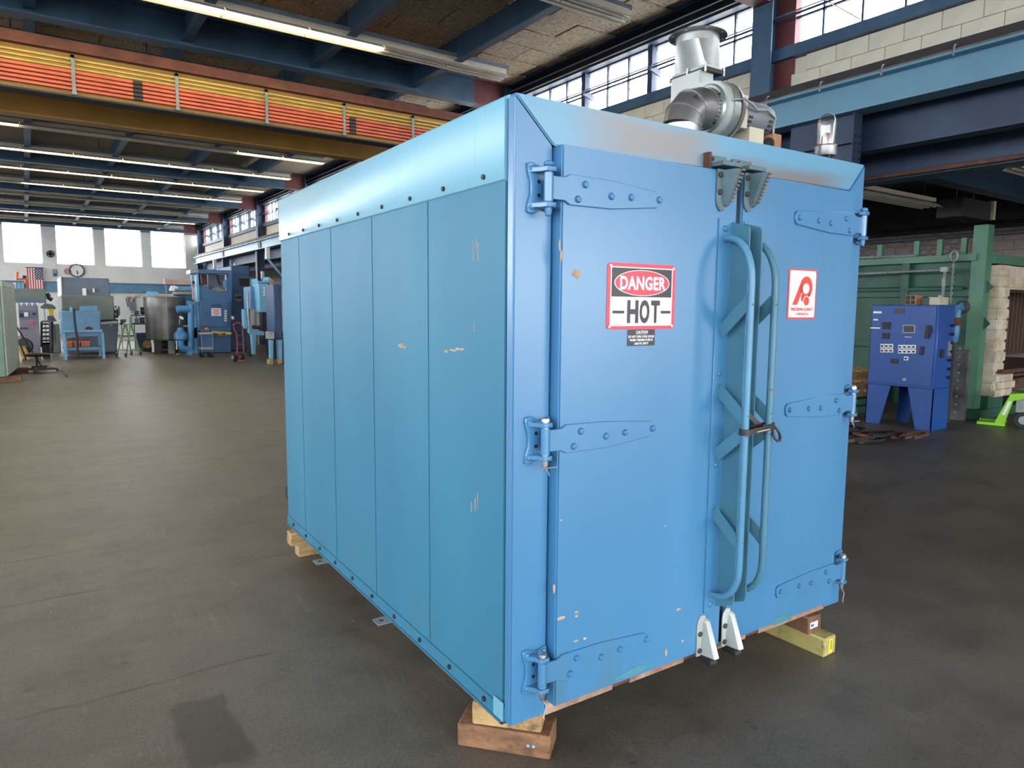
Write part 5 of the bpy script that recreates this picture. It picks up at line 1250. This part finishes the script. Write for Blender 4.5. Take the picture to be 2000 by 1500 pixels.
# big blue press
Y = 25.4
t = thing('blue_press', 'tall mid blue press with open upper frame and a white notice plate', 'press', base(420, 684, Y))
PQ([(385,588),(453,590),(452,690),(390,690)], Y, .8).build('body', M['mblue'], t, bevel=.03)
PQ([(391,588),(448,589),(446,638),(392,638)], Y-.05, .05).build('front_panel', M['mblue'], t, bevel=.01)
PB(383, 528, 390, 592, Y, .3).build('frame_post', M['mlight'], t); PB(374, 533, 377, 560, Y+.6, .15).build('frame_post', M['mlight'], t)
PQ([(446,528),(453,529),(453,592),(446,592)], Y, .3).build('frame_post', M['mblue'], t)
PQ([(372,528),(390,526),(453,528),(453,535),(390,534),(372,535)], Y-.02, .8).build('top_beam', M['mblue'], t)
PQ([(372,527),(388,526),(388,532),(372,534)], Y-.05, .7).build('top_cap', M['castgrey'], t)
PQ([(387,557),(406,557),(410,568),(432,571),(447,568),(447,591),(387,591)], Y+.05, .75).build('shroud', M['mblue'], t)
PQ([(406,567),(422,560),(440,566),(440,571),(408,570)], Y+.6, .5).build('slide', M['castgrey'], t)
PB(393, 536, 405, 556, Y+.72, .1).build('rear_panel', M['maroon'], t)
PB(406, 536, 440, 566, Y+.74, .1).build('rear_panel', M['midgrey'], t)
PT([(424,537),(427,550),(431,557)], Y+.7, .03).build('hose', M['darkmetal'], t)
PB(438, 548, 443, 562, Y+.3, .2).build('cylinder', M['mlight'], t)
PB(413, 594, 432, 599, Y-.08, .04).build('dark_plate', M['mnavy'], t)
o = PB(413, 602, 432, 617, Y-.08, .03).build('notice', M['white'], t, 'white notice with faint print')
s = MB()
for k, (a, b) in enumerate(((415,430),(417,428),(415,430),(418,427))): PB(a, 604+3.2*k, b, 605.4+3.2*k, Y-.085, .004, s)
s.build('notice_print', M['flagred'], o)
for k in range(5): PB(438.5, 606+4.6*k, 443, 609+4.6*k, Y-.08, .03).build('pilot_label', M['white'], t)
PB(374, 590, 392, 660, Y+.3, .6).build('side_duct', M['mlight'], t); PB(376, 640, 390, 690, Y+.3, .6, floor_=True).build('side_duct', M['mlight'], t)
PQ([(452,618),(455,617),(458,622),(454,624)], Y-.1, .1).build('handwheel', M['white'], t)
t = thing('tall_blue_machine', 'taller dark blue machine body standing right behind the mid blue press', 'machine', base(470, 684, Y+1.15))
PQ([(452,518),(488,520),(489,690),(449,690)], Y+1.15, 2.5).build('body', M['mnavy'], t, bevel=.04)
PB(468, 543, 488, 558, Y+1.11, .05).build('window', M['darkmetal'], t); PB(467, 540, 492, 544, Y+1.05, .2).build('ledge', M['mblue'], t)
for k in range(4): c = P3(462+5*(k % 2), 578+6*(k//2), Y+1.13); MB().cyl(c, c+Vector((0,-.06,0)), .09, n=12).build('gauge', M['slate'], t)
PT([(455,530),(457,515),(459,532)], Y+1.3, .05).build('stack_pipe', M['white'], t)

# cart with yellow tool
Y = 23.6
t = thing('tool_cart', 'small steel cart with clutter on top in front of the mid blue press', 'cart', base(404, 690, Y))
PB(393, 649, 416, 653, Y, .5).build('top_tray', M['castgrey'], t); PB(394, 679, 416, 682, Y, .5).build('lower_tray', M['castgrey'], t)
for a in (393, 415): PB(a, 652, a+1.7, 685, Y, .05).build('post', M['castgrey'], t); PB(a, 652, a+1.7, 685, Y+.45, .05).build('post', M['castgrey'], t)
for a in (396, 413):
    for dy in (.05, .42): p = P3(a, 685, Y); MB().cyl((p.x-.03, Y+dy, .07), (p.x+.03, Y+dy, .07), .07, n=12).build('wheel', M['black'], t)
PB(394, 653, 415, 679, Y+.5, .02).build('back_panel', M['mblue'], t)
t = thing('bench_vise', 'tan vise and rags heaped on the small steel cart', 'vise', base(404, 648, Y))
PQ([(392,645.7),(410,645.7),(409,644),(406,640),(402,644),(396,645)], Y+.1, .3).build('jaw', M['tan'], t); PT([(384,647),(393,647.5)], Y+.25, .03).build('screw', M['darkmetal'], t)
PB(396, 643.5, 408, 646.8, Y+.12, .2).build('vise_base', M['darkmetal'], t)
t = thing('yellow_lever', 'long yellow lever tool sticking out sideways from the steel cart', 'tool', base(435, 650, Y))
PQ([(412,646),(433,648),(452,649),(452,653),(432,653.5),(418,650),(412,648)], Y+.42, .08).build('bar', M['yellow'], t); PQ([(427,654),(440,650),(441,654),(428,655)], Y+.42, .1).build('grip', M['yellow'], t)
PB(411, 645.5, 414, 648, Y+.42, .08).build('clevis', M['darkmetal'], t)
# hand truck
c = fl(463, 706); Y = c.y
t = thing('hand_truck', 'dull red hand truck with two black wheels standing on the open floor', 'hand truck', (c.x, Y, 0))
for a in ((453, 704), (476, 706)):
    p = P3(a[0]+2, 698, Y); 
for px in (457, 471):
    p = P3(px, 702, Y); MB().lathe([(.05,-.03),(.115,-.035),(.125,0),(.115,.035),(.05,.03)], (p.x, Y, .125), 20, axis=(1,.25,0)).build('wheel', M['black'], t); MB().cyl((p.x-.05, Y-.012, .125), (p.x+.05, Y+.012, .125), .05, n=12).build('hub', M['castgrey'], t)
a = P3(457, 702, Y); b = P3(471, 702, Y); MB().cyl((a.x, Y, .125), (b.x, Y, .125), .015, n=8).build('axle', M['darkmetal'], t)
PT([(463,704.5),(464,670),(462.5,650),(457,642),(456,634),(462,631),(468,630)], Y+.12, .022).build('side_rail', M['redtruck'], t)
PT([(477,706),(476,680),(474,640),(471,633),(466,631)], Y+.05, .022).build('side_rail', M['redtruck'], t)
for py in (655, 672, 690): PT([(463.5,py),(475.5,py+1)], Y+.08, .014).build('cross_bar', M['redtruck'], t)
PB(464, 703, 479, 706, Y-.1, .2).build('toe_plate', M['redtruck'], t)

# two light blue presses close behind the oven
Y = 22.6
t = thing('column_press', 'light blue press on splayed legs with yellow cushion, left of the oven edge', 'press', base(510, 690, Y))
PQ([(488,560),(508,558),(509,603),(489,604)], Y+.2, .8).build('rear_head', M['mmid'], t, bevel=.02)
PQ([(504,552),(524,550),(523,610),(508,610)], Y-.3, .7).build('head', M['mlight'], t, bevel=.02)
PQ([(502,544),(506,549),(524,548),(524,541),(528,541),(527,553),(504,554)], Y-.3, .7).build('head_rim', M['mlight'], t)
for k in range(5): PB(514.2+1.2*(k%2), 561+3.7*k, 518, 563.4+3.7*k, Y-.33, .03).build('plate_mark', M['white'], t)
PT([(485,572),(484,575),(484,600),(487,642)], Y+.1, .03).build('conduit', M['castgrey'], t)
PB(476, 604, 485, 642, Y+.2, .3).build('control_box', M['mlight'], t, bevel=.01)
PB(501, 604, 507, 636, Y+.1, .3).build('ram', M['castgrey'], t); PB(514, 610, 522, 660, Y+.2, .4).build('slot', M['darkmetal'], t)
PQ([(487,642),(516,648),(516,655),(500,654),(499,692),(495,692),(492,654),(487,650)], Y, .25).build('table_leg', M['mlight'], t)
PB(500, 636, 514, 643, Y+.1, .5).build('die', M['darkmetal'], t)
PB(512, 545, 516, 530, Y+.2, .15).build('air_cylinder', M['castgrey'], t)
PB(524, 552, 530, 660, Y+.1, .6).build('rear_frame', M['mnavy'], t)
for a in (486, 524): PB(a, 655, a+6, 692, Y+.6, .3, floor_=True).build('rear_leg', M['darkmetal'], t)
PQ([(529,544),(534,546),(537,570),(536,597),(532,597),(531,570)], Y-.5, .12).build('cushion', M['wood_pale'], t, 'long yellow worn cushion strip')
PT([(537,598),(539,660)], Y-.5, .07, 12).build('tie_bar', M['mmid'], t)
Yd = 19.9
t = thing('frame_press', 'dark press with two light blue feet on wood blocks touching the oven edge', 'press', base(540, 706, Yd))
PB(534, 555, 552, 662, Yd+.2, .8).build('body', M['mnavy'], t, bevel=.02)
PQ([(528,664),(534,664),(533,704),(529,702)], Yd, .2).build('foot', M['mlight'], t); PQ([(543,664),(551,664),(551,707),(545,707)], Yd, .2).build('foot', M['mlight'], t)
PB(534, 664, 544, 706, Yd+.3, .5).build('pit', M['darkmetal'], t)
PB(526, 648, 536, 662, Yd-.05, .4).build('bed', M['castgrey'], t)
for a, b in ((527, 534), (542, 551)): PB(a, 703, b, 711, Yd-.02, .3, floor_=True).build('wood_block', M['wood_pale'], t)

# shop stool and broom at the left
c = fl(70, 727)
t = thing('shop_stool', 'low round black stool on a rusty cross base near the pale green cabinet', 'stool', (c.x, c.y, 0)); Y = c.y
z = P3(75, 694, Y).z; x = P3(76, 694, Y).x
MB().lathe([(.0,-.02),(.24,-.02),(.26,.02),(.22,.05),(.0,.06)], (x-.02, Y, z), 24).build('seat', M['black'], t)
MB().cyl((x-.06, Y, .06), (x-.04, Y, z), .025, n=10).build('post', M['darkmetal'], t)
for a in (0.15, 1.65, 3.2, 4.6): MB().bar((x-.06, Y, .09), (x-.06+.42*math.cos(a), Y+.42*math.sin(a), .06), .06, .05).build('base_arm', M['rust'], t); 
for a in (0.15, 1.65, 3.2, 4.6): MB().cyl((x-.06+.42*math.cos(a), Y+.42*math.sin(a)-.02, .03), (x-.06+.42*math.cos(a), Y+.42*math.sin(a)+.02, .03), .03, n=10).build('caster', M['darkmetal'], t)
t = thing('push_broom', 'broom with long dark handle leaning against the pale green cabinet', 'broom', base(80, 715, Y+.75))
q = P3(80, 713, Y+.75); p = P3(28, 631, Y+.75)
MB().tube([p, (q.x, q.y, .1)], .018, 8).build('handle', M['darkmetal'], t); MB().tube([p, p + (Vector((q.x,q.y,.1))-p)*.07], .024, 8).build('handle_tip', M['wood_pale'], t)
MB().box((q.x-.2, q.y-.05, 0), (q.x+.12, q.y+.05, .1)).build('brush', M['darkmetal'], t)
c = fl(50, 706)
t = thing('hand_cart', 'small cart with black wheel and two wooden handles by the pale green cabinet', 'cart', (c.x, c.y, 0)); Y = c.y
p = P3(47, 676, Y+.4); MB().lathe([(.06,-.05),(.22,-.06),(.24,0),(.22,.06),(.06,.05)], (p.x, Y+.4, p.z), 22, axis=(.35,1,0)).build('wheel', M['black'], t)
for a, b in (((35,676),(46,705)), ((46,677),(58,706))): 
    p = P3(*a, Y+.3); q = P3(*b, Y); MB().bar(p, (q.x, q.y, max(.05, q.z)), .06, .07).build('handle', M['wood_pale'], t)
PT([(40,690),(52,690)], Y+.25, .03).build('axle_bar', M['darkmetal'], t)
p = P3(47, 676, Y+.4); MB().bar((p.x, Y+.45, p.z), (p.x, Y+.5, 0), .06, .06).build('stand', M['darkmetal'], t)
a = fl(96, 716); b = fl(131, 736)
t = thing('loose_rod', 'thin dark bent rod lying on the floor right of the round stool', 'rod', (a.x, a.y, 0))
MB().tube([a + Vector((-.3,.1,.015)), a + Vector((0,0,.015)), (a+b)/2 + Vector((.08,0,.015)), b + Vector((0,0,.015))], .015, 6).build('rod_bar', M['darkmetal'], t)
